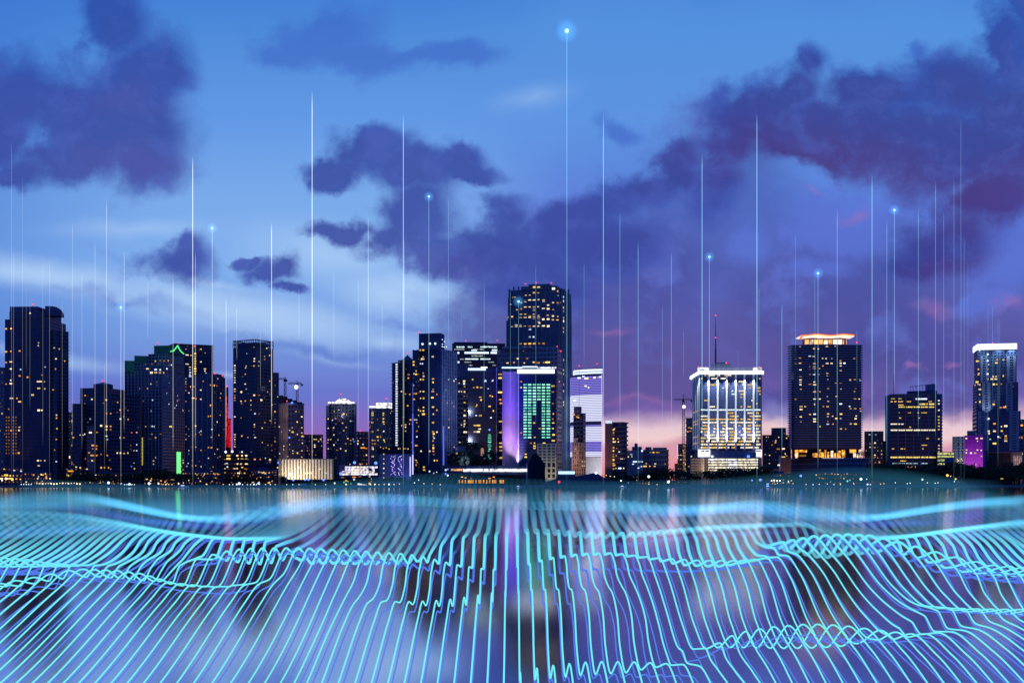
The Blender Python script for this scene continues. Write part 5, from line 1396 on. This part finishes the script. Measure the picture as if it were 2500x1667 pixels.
rt = random.Random(5)
def row(x0, x1, st, top, jit=5, palms=.15):
    x = x0
    while x < x1:
        tp = top(x) if callable(top) else top
        tree(x + rt.uniform(-3, 3), tp + rt.uniform(-jit, jit), 4 + rt.randrange(2) if rt.random() < palms else rt.randrange(4)); x += st
row(150, 345, 17, 1158, 5, .1); row(345, 470, 14, lambda x: 1146 + abs(x - 390) * .12, 4, .1); row(470, 700, 17, 1162, 4, .15)
row(700, 930, 19, 1172, 3, .2); row(930, 1095, 17, 1168, 4, .1); row(1490, 1700, 14, lambda x: 1152 + 8 * math.sin(x * .03), 4, .2)
row(1700, 1885, 12, lambda x: 1141 + abs(x - 1800) * .12, 4, .1); row(1885, 2160, 17, 1160, 5, .15)
row(2140, 2500, 12, lambda x: 1138 + 6 * math.sin(x * .04), 5, .12); row(2180, 2500, 19, 1160, 5, .1)
tree(1150, 1078, 1, 1386, PZ(1112, 1388)); tree(1138, 1100, 3, 1380); tree(1168, 1102, 0, 1375); tree(1875, 1138, 4); tree(1864, 1140, 5); tree(2108, 1100, 1, 1398, PZ(1120, 1400)); tree(1925, 1105, 0, 1398, PZ(1118, 1400))
numbered([(p, o, 'dark') for p, o, k, t_ in trees if k < 4], 'leafy tree', 0)
numbered([(p, o, 'dark') for p, o, k, t_ in trees if k >= 4], 'palm tree', 0)

# ------------------------------------------------------------------ street lamps on the shore
lamps = []
LM = {}
for c, st in (('w', 5), ('c', 7), ('y', 4), ('b', 6), ('g', 4), ('r', 6)):
    m_ = E('lamp ' + c, EMC[c][0], st)
    for sz in (.45, .8, 1.3):
        t = MB(); t.ball((0, 0, 0), sz, 8, 5); o = t.build('lamp_head', m_); LM[c, sz] = o.data; bpy.data.objects.remove(o)
t = MB(); t.tube((0, 0, 0), (0, 0, 1), .09, .07); o = t.build('pole', STEEL); POLE = o.data; bpy.data.objects.remove(o)


def lamp(px, py, c='w', sz=.45, d=None):
    d = d or 1266.5
    o = empty('street_lamp', (PX(px, d), d, GZ)); h = max(.8, PZ(py, d) - GZ)
    p = link_mesh('pole', POLE, o, (0, 0, 0)); p.scale = (1, 1, h); link_mesh('lamp_head', LM[c, sz], o, (0, 0, h))
    tag(o, '', 'street lamp', group='lamps along the waterfront'); lamps.append((px, o, {'w': 'small warm', 'c': 'small white', 'y': 'small yellow', 'b': 'small blue', 'g': 'small green', 'r': 'small red'}[c]))


rl = random.Random(11)
for x in range(52, 82, 6): lamp(x, 1182, 'c')
for x in range(90, 202, 7): lamp(x, 1180 + rl.uniform(-1, 1), rl.choice('wwcw'), rl.choice((.45, .45, .8)))
for x, y, c, s_ in ((15, 1168, 'w', 1.3), (30, 1170, 'y', 1.3), (5, 1172, 'c', .8), (245, 1178, 'y', .45), (265, 1178, 'c', 1.3), (304, 1184, 'c', .45), (310, 1184, 'c', .45), (316, 1182, 'c', 1.3), (322, 1184, 'c', .45), (328, 1183, 'w', .45),
                    (364, 1180, 'c', 1.3), (387, 1180, 'c', .8), (398, 1182, 'y', .45), (405, 1183, 'y', .8), (412, 1184, 'w', .45), (420, 1183, 'y', .45), (436, 1180, 'w', .8), (370, 1168, 'y', .45), (461, 1172, 'o' and 'w', .45),
                    (505, 1185, 'w', .45), (545, 1182, 'y', .45), (560, 1183, 'c', .45), (568, 1184, 'w', .45), (578, 1182, 'c', .8), (584, 1180, 'c', 1.3), (592, 1183, 'c', .45), (604, 1184, 'w', .45), (612, 1184, 'c', .45), (620, 1185, 'c', .8), (626, 1184, 'c', .45),
                    (648, 1184, 'w', .45), (660, 1185, 'c', .45), (672, 1184, 'y', .45), (700, 1184, 'w', .45), (715, 1185, 'c', .45), (730, 1184, 'w', .45), (770, 1185, 'w', .45), (795, 1184, 'w', .45), (817, 1179, 'w', .8), (845, 1183, 'w', .8),
                    (905, 1184, 'c', .45), (915, 1182, 'w', .8), (925, 1184, 'y', .45), (938, 1182, 'w', .45), (950, 1182, 'c', .8), (962, 1183, 'w', .45), (975, 1181, 'y', .45), (1012, 1178, 'c', .45), (1022, 1171, 'c', .45), (1035, 1180, 'w', .45), (1055, 1181, 'y', .45), (1066, 1152, 'c', .45),
                    (1088, 1147, 'c', .8), (1088, 1156, 'b', .8), (1093, 1145, 'b', .8), (1093, 1160, 'c', .8), (1075, 1183, 'w', .45),
                    (1455, 1154, 'c', 1.3), (1516, 1173, 'c', .8), (1534, 1178, 'b', .45), (1584, 1163, 'c', 1.3), (1604, 1185, 'y', .45), (1632, 1176, 'c', 1.3), (1480, 1160, 'y', .45), (1490, 1162, 'w', .45), (1500, 1163, 'w', .45),
                    (1836, 1172, 'b', .8), (1856, 1171, 'b', 1.3), (1874, 1182, 'b', 1.3), (1884, 1173, 'w', .8), (1890, 1172, 'c', .8), (1897, 1173, 'w', .8), (1904, 1173, 'c', .8), (1912, 1178, 'y', .45), (1925, 1174, 'c', .45), (1932, 1173, 'y', .45), (1936, 1180, 'y', .45),
                    (1955, 1161, 'b', 1.3), (1968, 1182, 'w', .45), (1985, 1183, 'c', .45), (2000, 1182, 'w', .45), (2020, 1181, 'y', .45), (2036, 1183, 'w', .45), (2052, 1182, 'w', .45), (2069, 1174, 'g', .8), (2085, 1181, 'y', .45), (2102, 1169, 'c', 1.3), (2116, 1169, 'c', .45), (2118, 1182, 'c', .8), (2125, 1183, 'c', .45),
                    (2150, 1181, 'y', .45), (2158, 1180, 'y', .45), (2186, 1178, 'c', .45), (2215, 1180, 'c', .45), (2222, 1179, 'c', .45), (2252, 1170, 'c', .8), (2264, 1178, 'w', .45), (2283, 1179, 'c', .45), (2290, 1178, 'w', .45), (2313, 1160, 'y', 1.3), (2321, 1162, 'w', .45), (2333, 1169, 'w', .8), (2330, 1175, 'c', .45), (2444, 1168, 'y', .45), (2448, 1168, 'y', .45)):
    lamp(x, y, c, s_)
numbered(lamps, 'shore lamp', 0)

# boats and channel marker
def boat(px, d, L_, label, cab=True):
    o = tag(empty('motor_boat', (PX(px, d), d, 0)), label, 'boat'); h = MB()
    pr = [(-.5, .0), (-.48, .16), (.2, .2), (.5, 0), (.2, -.2), (-.48, -.16)]
    b0 = [(x * L_ * .92, y * L_ * .8, -.2) for x, y in pr]; b1 = [(x * L_, y * L_, L_ * .11) for x, y in pr]; n = 6
    h.add((b0 + b1, [tuple(range(n))[::-1], tuple(range(n, 2 * n))] + [(i, (i + 1) % n, n + (i + 1) % n, n + i) for i in range(n)]))
    h.build('hull', WHITE, o)
    c_ = MB(); c_.box(-.25 * L_, .12 * L_, -.1 * L_, .1 * L_, L_ * .11, L_ * .23); c_.box(-.2 * L_, .04 * L_, -.08 * L_, .08 * L_, L_ * .23, L_ * .29); c_.build('cabin', WHITE, o)
    w_ = MB(); w_.box(-.22 * L_, .09 * L_, -.105 * L_, -.1 * L_, L_ * .15, L_ * .2); w_.build('cabin_window', E('boat cabin light', (.85, .93, 1), 2.2), o)
boat(448, 1235, 11, 'small white lit boat on the water below the green light column')
boat(1266, 1225, 7, 'small pale boat on the water below the purple lit hotel')
boat(1875, 1228, 8, 'small pale boat off the trees right of the parking decks')
boat(1520, 1230, 8, 'small pale boat off the shore beside the dark lawn mound')
d = 1215; o = tag(empty('channel_marker', (PX(1365, d), d, 0)), 'channel marker post with a red lamp on the water right of the black wedge hall', 'channel marker')
m = MB(); m.tube((0, 0, -1), (0, 0, 5), .3, .25); m.build('post', STEEL, o)
m = MB(); m.ball((0, 0, 5.6), 1.2, 10, 6); m.build('lamp', E('marker red', (1, .03, .04), 3), o)
m = MB(); m.box(-1.2, 1.2, -.1, .1, 2.6, 4.2); m.build('board', BROWN, o)
d = 1225; o = tag(empty('water_sign', (PX(740, d), d, 0)), 'pale sign board on two posts standing in the water below the fin-fronted hall', 'sign')
m = MB(); m.tube((-2.4, 0, -1), (-2.4, 0, 3.2), .18); m.tube((2.4, 0, -1), (2.4, 0, 3.2), .18); m.build('post', STEEL, o)
m = MB(); m.box(-2.9, 2.9, -.25, -.1, 1.8, 4); m.build('board', PALE, o)

# ================================================================== LIGHT BEAMS
def glow_mat(name, col, strength, power):
    """soft glowing ball: adds light, fading to nothing at its rim"""
    m = bpy.data.materials.new(name); m.use_nodes = True; t = m.node_tree; t.nodes.clear()
    lw = N(t, 'ShaderNodeLayerWeight', {'Blend': .5}).outputs['Facing']
    inv = N(t, 'ShaderNodeMath', {0: 1.0, 1: lw}, operation='SUBTRACT').outputs[0]
    pw = N(t, 'ShaderNodeMath', {0: inv, 1: power}, operation='POWER').outputs[0]
    st = N(t, 'ShaderNodeMath', {0: pw, 1: strength}, operation='MULTIPLY').outputs[0]
    e = N(t, 'ShaderNodeEmission', {'Color': (*col, 1), 'Strength': st}); tr = N(t, 'ShaderNodeBsdfTransparent')
    a = N(t, 'ShaderNodeAddShader', {0: e.outputs[0], 1: tr.outputs[0]})
    N(t, 'ShaderNodeOutputMaterial', {'Surface': a.outputs[0]}); m.cycles.emission_sampling = 'NONE'
    return m


def beam_mat():
    m = bpy.data.materials.new('light beam'); m.use_nodes = True; t = m.node_tree; t.nodes.clear()
    at = N(t, 'ShaderNodeAttribute', attribute_name='glow').outputs['Fac']
    cl = N(t, 'ShaderNodeAttribute', attribute_name='tint').outputs['Color']
    e = N(t, 'ShaderNodeEmission', {'Color': cl, 'Strength': at}); tr = N(t, 'ShaderNodeBsdfTransparent')
    a = N(t, 'ShaderNodeAddShader', {0: e.outputs[0], 1: tr.outputs[0]})
    N(t, 'ShaderNodeOutputMaterial', {'Surface': a.outputs[0]}); m.cycles.emission_sampling = 'NONE'
    return m


BM = beam_mat()
HALO = glow_mat('beam halo', (.10, .45, 1.0), .22, 4.0)
CORE = glow_mat('beam core', (.3, .95, 1.0), 2.0, 1.5)
beams = []
# x, top, bottom, brightness, tip radius (photo pixels)
BL = [(28, 345, 1225, .3, 0), (33, 600, 1235, .28, 0), (55, 430, 1197, .2, 0), (64, 700, 909, .18, 0), (73, 720, 1003, .2, 0), (104.5, 643, 1090, .22, 0), (121, 630, 1235, .3, 0), (152, 728, 1153, .25, 0), (177, 540, 1093, .4, 0), (200, 664, 1103, .4, 0),
      (232, 583, 1166, .5, 0), (255, 887, 1154, .3, 0), (260, 484, 1111, .6, 0), (295, 750, 1240, .7, 12), (303, 614, 1058, .6, 0), (361, 682, 828, .4, 0), (422.5, 670, 1103, .7, 0), (470.5, 382, 1184, 1.3, 0), (477, 614, 1103, .7, 0), (518, 557, 1086, .7, 12),
      (552, 726, 1075, .6, 0), (578, 751, 881, .5, 0), (636, 808, 951, .35, 0), (663, 544, 1038, 1.1, 0), (730, 704, 832, .35, 0), (762, 222, 1300, 1.4, 0), (815, 664, 893, .35, 0), (874.5, 678, 1060, .4, 0), (899, 527, 1069, .7, 0), (933, 744, 860, .3, 0),
      (984.6, 281, 1235, 1.1, 0), (987, 583, 1050, .4, 0), (1047, 480, 1138, .6, 12), (1095, 482, 845, .45, 0), (1126, 755, 831, .2, 0), (1182, 686, 1011, .4, 0), (1246, 706, 994, .35, 0), (1266, 736, 1135, .5, 13), (1308, 643, 1046, .4, 0), (1384, 76, 1240, .8, 26),
      (1426, 641, 892, .4, 0), (1473, 278, 1225, 1.0, 0), (1513.5, 517, 1043, .6, 0), (1558, 586, 1215, .7, 0), (1617, 747, 1039, .4, 0), (1639, 614, 1040, .6, 0), (1669, 808, 923, .3, 0), (1714, 374, 1222, 1.0, 0), (1732, 627, 1095, .7, 12), (1802, 855, 902, .2, 0),
      (1848, 276, 1245, 1.1, 0), (1853, 703, 896, .45, 0), (1909, 745, 1112, .7, 0), (1942, 572, 864, .4, 0), (1989.5, 674, 1017, .45, 0), (1997, 667, 1149, .7, 12), (2044, 509, 1175, .7, 0), (2092, 805, 937, .35, 0), (2129, 425, 1192, .9, 0), (2165, 536, 1126, .6, 0),
      (2183.5, 513, 965, .8, 12), (2242, 506, 1068, .6, 0), (2284, 441, 1075, .6, 0), (2304, 517, 1125, .5, 0), (2329, 430, 1215, .55, 0), (2346, 282, 1260, .45, 0), (2354, 574, 1225, .35, 0), (2363, 640, 964, .25, 0), (2412, 744, 1121, .3, 0), (2423, 744, 964, .3, 0),
      (2436.5, 770, 1143, .3, 0), (2440.5, 775, 1016, .2, 0)]
for i, (x, yt, yb, br, tip) in enumerate(BL):
    d = 1150 + (i * 37) % 50
    if yb > 1185: d = 1060 if yb < 1230 else 900
    X_, zt, zb_ = PX(x, d), PZ(yt, d), max(.2, PZ(yb, d)); k = d / F
    o = empty('light_beam', (X_, d, zb_))
    n = 24; r = (.55 if br < .6 else .7) * k
    v = []; gl = []
    for j in range(n + 1):
        t_ = j / n; z = (zt - zb_) * t_
        for a in range(4): v.append((r * math.cos(a * math.pi / 2), r * math.sin(a * math.pi / 2), z))
        fade = min(1, (1 - t_) / .04) if not tip else 1
        fade *= min(1, t_ / .35) ** .8 if yb > 1150 else min(1, t_ / .12)
        gl += [br * (.27 if br < .9 else .36) * (fade * .9 + .02)] * 4
    f = [(4 * j + a, 4 * j + (a + 1) % 4, 4 * j + 4 + (a + 1) % 4, 4 * j + 4 + a) for j in range(n) for a in range(4)]
    me = mesh_obj('beam', v, f, BM, o)
    ga = me.data.attributes.new('glow', 'FLOAT', 'POINT'); ga.data.foreach_set('value', gl)
    ca = me.data.attributes.new('tint', 'FLOAT_COLOR', 'POINT')
    tw = max(0, min(1, (x - 700) / 500)); cc = (1 - .65 * tw, 1 - .15 * tw, 1.0 - .12 * (1 - tw))
    ca.data.foreach_set('color', [q for _ in v for q in (*cc, 1)])
    if tip:
        m = MB(); m.ball((0, 0, 0), tip * 1.25 * k, 32, 18); m.build('halo', HALO, o, (0, 0, zt - zb_), True)
        m = MB(); m.ball((0, 0, 0), tip * .20 * k, 16, 10); m.build('tip', CORE, o, (0, 0, zt - zb_), True)
    tag(o, '', 'light beam', group='thin vertical light beams above the skyline')
    beams.append((x, o, ('bright' if br > .9 else 'faint' if br < .35 else 'thin pale') + (' dot-tipped' if tip else '')))
numbered(beams, 'light beam', 0)

# ================================================================== THE SHEET OF GLOWING STRANDS OVER THE WATER
tabY = np.array([1900, 1750, 1667, 1560, 1444, 1375, 1315, 1270, 1235, 1210, 1195, 1182, 1172, 1166.])
tabR = np.array([.80, .925, 1, 1.125, 1.28, 1.42, 1.58, 1.85, 2.18, 2.45, 2.62, 2.9, 3.25, 3.7])
_ry = np.linspace(tabR[0], tabR[-1], 600); _yy = np.interp(_ry, tabR, tabY)
_k = np.hanning(41); _k /= _k.sum(); _yp = np.concatenate([_yy[0] + (np.arange(-20, 0)) * (_yy[1] - _yy[0]), _yy, _yy[-1] + (np.arange(1, 21)) * (_yy[-1] - _yy[-2])])
_yy = np.convolve(_yp, _k, 'valid')
base_y = lambda r: np.interp(r, _ry, _yy)
rel_of = lambda y: np.interp(-np.asarray(y, float), -_yy, _ry)
SP = 41.5
# ridges of the sheet: (px, crest py, fold height in px, strength), length of the fold in depth units, fixed depth or None
RIDGES = [
    ([(1228, 1662, 0, 0), (1244, 1655, 8, 1), (1262, 1645, 18, 1), (1290, 1634, 26, 1), (1360, 1622, 32, 1), (1450, 1614, 32, 1), (1550, 1615, 26, 1), (1610, 1618, 12, 1), (1690, 1622, -2, 1), (1780, 1636, -30, 1), (1950, 1650, -50, 0)], .075, None),
    ([(1600, 1606, -50, 0), (1690, 1588, -6, 1), (1740, 1580, 4, 1), (1800, 1545, 34, 1), (1880, 1530, 50, 1), (1980, 1522, 60, 1), (2060, 1526, 54, 1), (2150, 1538, 36, 1), (2240, 1548, 14, 1), (2340, 1540, -4, 1), (2450, 1530, -14, 1), (2700, 1530, -30, 1)], .080, None),
    ([(2060, 1500, -60, 0), (2250, 1486, -30, .6), (2330, 1484, -4, 1), (2420, 1486, 6, 1), (2520, 1487, 10, 1), (2700, 1490, 12, 1)], .075, None),
    ([(760, 1480, -40, 0), (870, 1474, -16, 1), (940, 1468, -2, 1), (1010, 1468, 8, 1), (1090, 1464, 16, 1), (1150, 1455, 20, 1), (1200, 1447, 22, 1), (1235, 1441, 14, 1), (1300, 1438, 2, 1), (1400, 1438, -3, 1), (1520, 1446, -16, 1), (1700, 1450, -40, 0)], .045, None),
    ([(-300, 1436, 2, 1), (0, 1424, 6, 1), (110, 1404, 10, 1), (190, 1388, 18, 1), (290, 1392, 24, 1), (350, 1400, 18, 1), (420, 1422, 8, 1), (520, 1432, 1, 1), (620, 1426, -8, 1), (760, 1408, -30, 0)], .055, None),
    ([(-300, 1352, 24, 1), (0, 1361, 22, 1), (60, 1364, 18, 1), (120, 1374, 8, 1), (200, 1380, -2, 1), (320, 1384, -16, 1), (460, 1380, -40, 0)], .055, None),
    ([(380, 1392, -50, 0), (450, 1374, -10, 1), (510, 1356, 10, 1), (570, 1341, 32, 1), (640, 1337, 42, 1), (760, 1338, 36, 1), (900, 1346, 30, 1), (1000, 1352, 22, 1), (1050, 1362, 12, 1), (1110, 1377, 4, 1), (1180, 1388, 1, 1), (1236, 1391, 0, 1), (1280, 1380, 1, 1), (1340, 1362, 3, 1), (1420, 1351, 4, 1), (1500, 1349, 3, 1), (1600, 1361, 1, 1), (1700, 1367, 12, 1), (1800, 1368, 15, 1), (1880, 1362, 6, 1), (1950, 1352, -8, 1), (2080, 1345, -40, 0)], .105, None),
    ([(-300, 1262, 50, 1), (0, 1250, 58, 1), (110, 1250, 50, 1), (180, 1256, 32, 1), (280, 1272, 16, 1), (420, 1300, 8, 1), (520, 1312, 4, 1), (640, 1320, -10, 1), (760, 1322, -30, 0)], .13, None),
    ([(1850, 1335, -30, 0), (1920, 1322, 12, 1), (1990, 1308, 40, 1), (2060, 1303, 58, 1), (2130, 1307, 44, 1), (2210, 1326, 22, 1), (2320, 1356, 12, 1), (2420, 1378, 16, 1), (2520, 1386, 18, 1), (2700, 1390, 18, 1)], .10, None),
    ([(1000, 1325, -30, 0), (1120, 1316, -12, 1), (1200, 1306, -6, 1), (1290, 1294, 2, 1), (1370, 1296, 6, 1), (1450, 1302, 8, 1), (1560, 1301, 10, 1), (1680, 1290, 8, 1), (1780, 1282, 10, 1), (1880, 1280, 6, 1), (1980, 1284, -10, 1), (2080, 1290, -30, 0)], .12, None),
    ([(-300, 1226, 24, 1), (0, 1214, 26, 1), (120, 1205, 26, 1), (210, 1210, 20, 1), (310, 1238, 12, 1), (420, 1262, 8, 1), (530, 1264, 10, 1), (650, 1240, 12, 1), (780, 1216, 14, 1), (950, 1214, 8, 1), (1100, 1226, 2, 1), (1250, 1234, -4, 1), (1400, 1230, 6, 1), (1520, 1226, 12, 1), (1640, 1240, 12, 1), (1760, 1236, 14, 1), (1850, 1224, 18, 1), (1950, 1234, 18, 1), (2070, 1250, 14, 1), (2170, 1264, 8, 1), (2280, 1244, 10, 1), (2400, 1224, 14, 1), (2600, 1210, 16, 1)], .22, 'after'),
    ([(2050, 1300, -30, 0), (2150, 1322, -10, 1), (2280, 1301, 8, 1), (2360, 1289, 12, 1), (2500, 1271, 16, 1), (2700, 1262, 16, 1)], .12, None),
    ([(-300, 1170, 24, 1), (0, 1176, 22, 1), (120, 1182, 14, 1), (260, 1192, 4, 1), (420, 1198, -4, 1), (700, 1194, -4, 1), (860, 1184, 2, 1), (1000, 1170, 16, 1), (1120, 1166, 18, 1), (1230, 1180, 4, 1), (1500, 1188, -2, 1), (1750, 1182, 6, 1), (1950, 1162, 24, 1), (2080, 1150, 38, 1), (2200, 1156, 32, 1), (2320, 1176, 14, 1), (2420, 1184, 4, 1), (2600, 1186, 2, 1)], .45, 2.95),
]


def sss(x): x = np.clip(x, 0, 1); return x * x * (3 - 2 * x)


RG = []
for pts_, w, fix in RIDGES:
    L_ = []
    for px, cy, h, st_ in pts_:
        r = fix if isinstance(fix, float) else float(rel_of(cy + 6 + max(0, h) * .35))
        L_.append(((px - 1252) * r / SP, r, cy, h, st_))
    L_.sort(); L_ = np.array(L_)
    aa = np.linspace(L_[0, 0], L_[-1, 0], 500)
    def smooth(v):
        y = np.interp(aa, L_[:, 0], v); k = np.hanning(25); k /= k.sum(); return np.convolve(np.pad(y, 12, 'edge'), k, 'valid')
    RG.append((aa, [smooth(L_[:, j]) for j in (1, 2, 3, 4)], w))


def pchip(xs, ys, x):
    """shape-preserving cubic through the crests and valleys of one strand"""
    h = np.diff(xs); d = np.diff(ys) / h; m = np.zeros(len(xs))
    for i in range(1, len(xs) - 1):
        if d[i - 1] * d[i] > 0:
            w1, w2 = 2 * h[i] + h[i - 1], h[i] + 2 * h[i - 1]; m[i] = (w1 + w2) / (w1 / d[i - 1] + w2 / d[i])
    m[0], m[-1] = d[0], d[-1]
    k = np.clip(np.searchsorted(xs, x) - 1, 0, len(h) - 1); t = (x - xs[k]) / h[k]
    return ((2 * t**3 - 3 * t**2 + 1) * ys[k] + (t**3 - 2 * t**2 + t) * h[k] * m[k] + (-2 * t**3 + 3 * t**2) * ys[k + 1] + (t**3 - t**2) * h[k] * m[k + 1])


def strand_path(pts_, r):
    xs, ys = [.80, .86], [float(base_y(.80)), float(base_y(.86))]
    for i, (rc, yc, rv, yv) in enumerate(pts_):
        rc = max(rc, xs[-1] + .03)
        nxt = pts_[i + 1][0] if i + 1 < len(pts_) else 9
        if nxt > rc + .05: rv = min(rv, rc + (nxt - rc) * .6)
        rv = max(rv, rc + .025)
        if yc > ys[-1] - 3: yc = ys[-1] - 3; yv = min(yv, yc + 30)
        g = rc - xs[-1]
        if g > .12:                                  # nearly straight run between a valley and the next crest
            x0, y0 = xs[-1], ys[-1]; e_ = min(.42, .07 / g)
            xs += [x0 + g * e_, x0 + g * (1 - e_)]; ys += [y0 + (yc - y0) * e_ * .85, y0 + (yc - y0) * (1 - e_ * .72)]
        xs += [rc, rv]; ys += [yc, yv]
    if xs[-1] < 3.7: xs.append(4.2); ys.append(min(ys[-1] - 3, 1166))
    return pchip(np.array(xs), np.array(ys), r)


def strand_y(a, r, amp=1.0, shift=0.0, sink=0.0):
    full, part = [], []
    for aa, (zz, cc, hh, ss), w in RG:
        if a < aa[0] or a > aa[-1]: continue
        q = lambda v: float(np.interp(a, aa, v))
        rc, cy, h, st_ = q(zz) + shift, q(cc), q(hh), q(ss)
        if st_ < .01: continue
        if h > 0: h *= amp
        p_ = (rc, cy, rc + w, cy + h)
        if st_ > .99: full.append(p_)
        else: part.append((p_, float(sss(st_))))
    y = 0
    for bits in range(1 << len(part)):               # ridges that are dying out are blended in and out
        wt = 1.0; use = list(full)
        for j, (p_, st_) in enumerate(part):
            if bits >> j & 1: wt *= st_; use.append(p_)
            else: wt *= 1 - st_
        if wt > 1e-4: y = y + wt * strand_path(sorted(use), r)
    return y + sink


def strand_mat():
    m = bpy.data.materials.new('glowing strand'); m.use_nodes = True; t = m.node_tree; t.nodes.clear()
    A = lambda n: N(t, 'ShaderNodeAttribute', attribute_name=n)
    soft, gain, tint, tan = A('soft').outputs['Fac'], A('gain').outputs['Fac'], A('tint').outputs['Color'], A('along').outputs['Vector']
    geo = N(t, 'ShaderNodeNewGeometry')
    dn = N(t, 'ShaderNodeVectorMath', {0: geo.outputs['Normal'], 1: geo.outputs['Incoming']}, operation='DOT_PRODUCT').outputs['Value']
    dt = N(t, 'ShaderNodeVectorMath', {0: tan, 1: geo.outputs['Incoming']}, operation='DOT_PRODUCT').outputs['Value']
    q = lambda op, a, b=None: N(t, 'ShaderNodeMath', {0: a, **({1: b} if b is not None else {})}, operation=op).outputs[0]
    s = q('SQRT', q('MAXIMUM', q('SUBTRACT', 1.0, q('MULTIPLY', dt, dt)), 1e-5))
    prof = q('POWER', N(t, 'ShaderNodeMath', {0: q('ABSOLUTE', dn), 1: s}, operation='DIVIDE', use_clamp=True).outputs[0], 1.4)
    es = N(t, 'ShaderNodeEmission', {'Color': tint, 'Strength': q('MULTIPLY', prof, gain)})
    add = N(t, 'ShaderNodeAddShader', {0: es.outputs[0], 1: N(t, 'ShaderNodeBsdfTransparent').outputs[0]})
    eo = N(t, 'ShaderNodeEmission', {'Color': tint, 'Strength': 1.0})
    mx = N(t, 'ShaderNodeMixShader', {0: soft, 1: eo.outputs[0], 2: add.outputs[0]})
    N(t, 'ShaderNodeOutputMaterial', {'Surface': mx.outputs[0]}); m.cycles.emission_sampling = 'NONE'
    return m


SM = strand_mat()
R0 = 30.0
rs = np.concatenate([np.linspace(.90, 1.7, 210), np.linspace(1.7, 3.6, 110)[1:]])
NS = 6


def make_strand(a, blue):
    r = rs
    # keep only what can be in or near the view
    px = 1252 + SP * a / r
    keep = (px > -520) & (px < 3020)
    if keep.sum() < 12: return None
    r = r[keep]; px = px[keep]
    if blue:
        sink = 24 + 12 * math.sin(a * .11 + 1.2); y = strand_y(a, r, .35, .025 + .02 * math.sin(a * .07), sink)
        y = y + 6 * np.sin(r * 9 + a * .15)
    else: y = strand_y(a, r)
    Z_ = r * R0; X_ = np.full_like(r, SP * a * R0 / F); H = HC - (y - HY) * Z_ / F
    ybase = base_y(r)
    soft = sss((r - 1.46) / .24); soft = np.maximum(soft, 0)
    rad_px = np.interp(r, [.9, 1.3, 1.42, 1.55, 1.7, 1.95, 2.3, 2.7, 3.6], [2.35, 2.05, 2.2, 3.6, 5.8, 9.0, 12.5, 15, 17]) * (1.0 if not blue else .85)
    rad = rad_px * Z_ / F
    fade = 1 - sss((r - 2.3) / 1.25)
    gain = np.interp(r, [.9, 1.45, 1.55, 1.7, 1.95, 2.3, 2.8, 3.6], [.9, .62, .40, .27, .20, .125, .042, .016]) * np.where(r > 2.3, fade, 1) * (1.0 if not blue else .4)
    gain = gain / (1 + 1.8 * (np.abs(px - 1252) / 1000) ** 1.6 * sss((r - 1.5) / .5))
    n = len(r)
    P = np.stack([X_, Z_, H], 1); T = np.gradient(P, axis=0); T /= np.linalg.norm(T, axis=1, keepdims=True)
    U = np.tile(np.array([[1., 0, 0]]), (n, 1)); V = np.cross(U, T); V /= np.linalg.norm(V, axis=1, keepdims=True)
    th = np.arange(NS) * 2 * math.pi / NS
    verts = P[:, None, :] + rad[:, None, None] * (np.cos(th)[None, :, None] * U[:, None, :] + np.sin(th)[None, :, None] * V[:, None, :])
    o3 = np.array([X_[0], Z_[0], H[0]])
    verts = (verts - o3).reshape(-1, 3)
    i = np.arange(n - 1)[:, None] * NS; k = np.arange(NS)[None, :]; k1 = (k + 1) % NS
    quads = np.stack([i + k, i + k1, i + NS + k1, i + NS + k], -1).reshape(-1, 4)
    nm = 'blue_strand' if blue else 'cyan_strand'
    me = bpy.data.meshes.new(nm)
    me.vertices.add(len(verts)); me.vertices.foreach_set('co', verts.astype(np.float32).ravel())
    me.loops.add(quads.size); me.loops.foreach_set('vertex_index', quads.astype(np.int32).ravel())
    me.polygons.add(len(quads)); me.polygons.foreach_set('loop_start', (np.arange(len(quads)) * 4).astype(np.int32)); 
    me.polygons.foreach_set('use_smooth', np.ones(len(quads), bool))
    me.update(calc_edges=True)
    me.materials.append(SM)
    rep = lambda v: np.repeat(v, NS, axis=0)
    for nme, v in (('soft', soft), ('gain', gain)):
        at = me.attributes.new(nme, 'FLOAT', 'POINT'); at.data.foreach_set('value', rep(v).astype(np.float32))
    at = me.attributes.new('along', 'FLOAT_VECTOR', 'POINT'); at.data.foreach_set('vector', rep(T).astype(np.float32).ravel())
    near = np.array([.18, .88, .97]) if not blue else np.array([.095, .21, .86]); far = np.array([.10, .55, .92]) if not blue else np.array([.05, .12, .7])
    f_ = sss((r - 1.2) / .9)[:, None]; tc = near * (1 - f_) + far * f_
    tc = np.concatenate([tc, np.ones((n, 1))], 1)
    at = me.attributes.new('tint', 'FLOAT_COLOR', 'POINT'); at.data.foreach_set('color', rep(tc).astype(np.float32).ravel())
    ob = bpy.data.objects.new(nm, me); COL.objects.link(ob); ob.location = tuple(o3)
    return ob


for blue, nmax in ((False, 84), (True, 66)):
    for k in range(-nmax, nmax):
        a = k + .5
        ob = make_strand(a, blue)
        if ob is None: continue
        n_ = k + 1 if k >= 0 else -k
        side = 'right' if k >= 0 else 'left'
        colw = 'blue' if blue else 'cyan'
        tag(ob, '%s wavy light strand, %s to the %s of the straight central pair' % (colw, ordinal(n_), side), 'light strand', group='%s wavy strands of light over the water' % colw)

for o in bpy.data.objects:
    if o.parent is None and 'label' in o and not 4 <= len(o['label'].split()) <= 16: print('LABEL', len(o['label'].split()), o['label'])
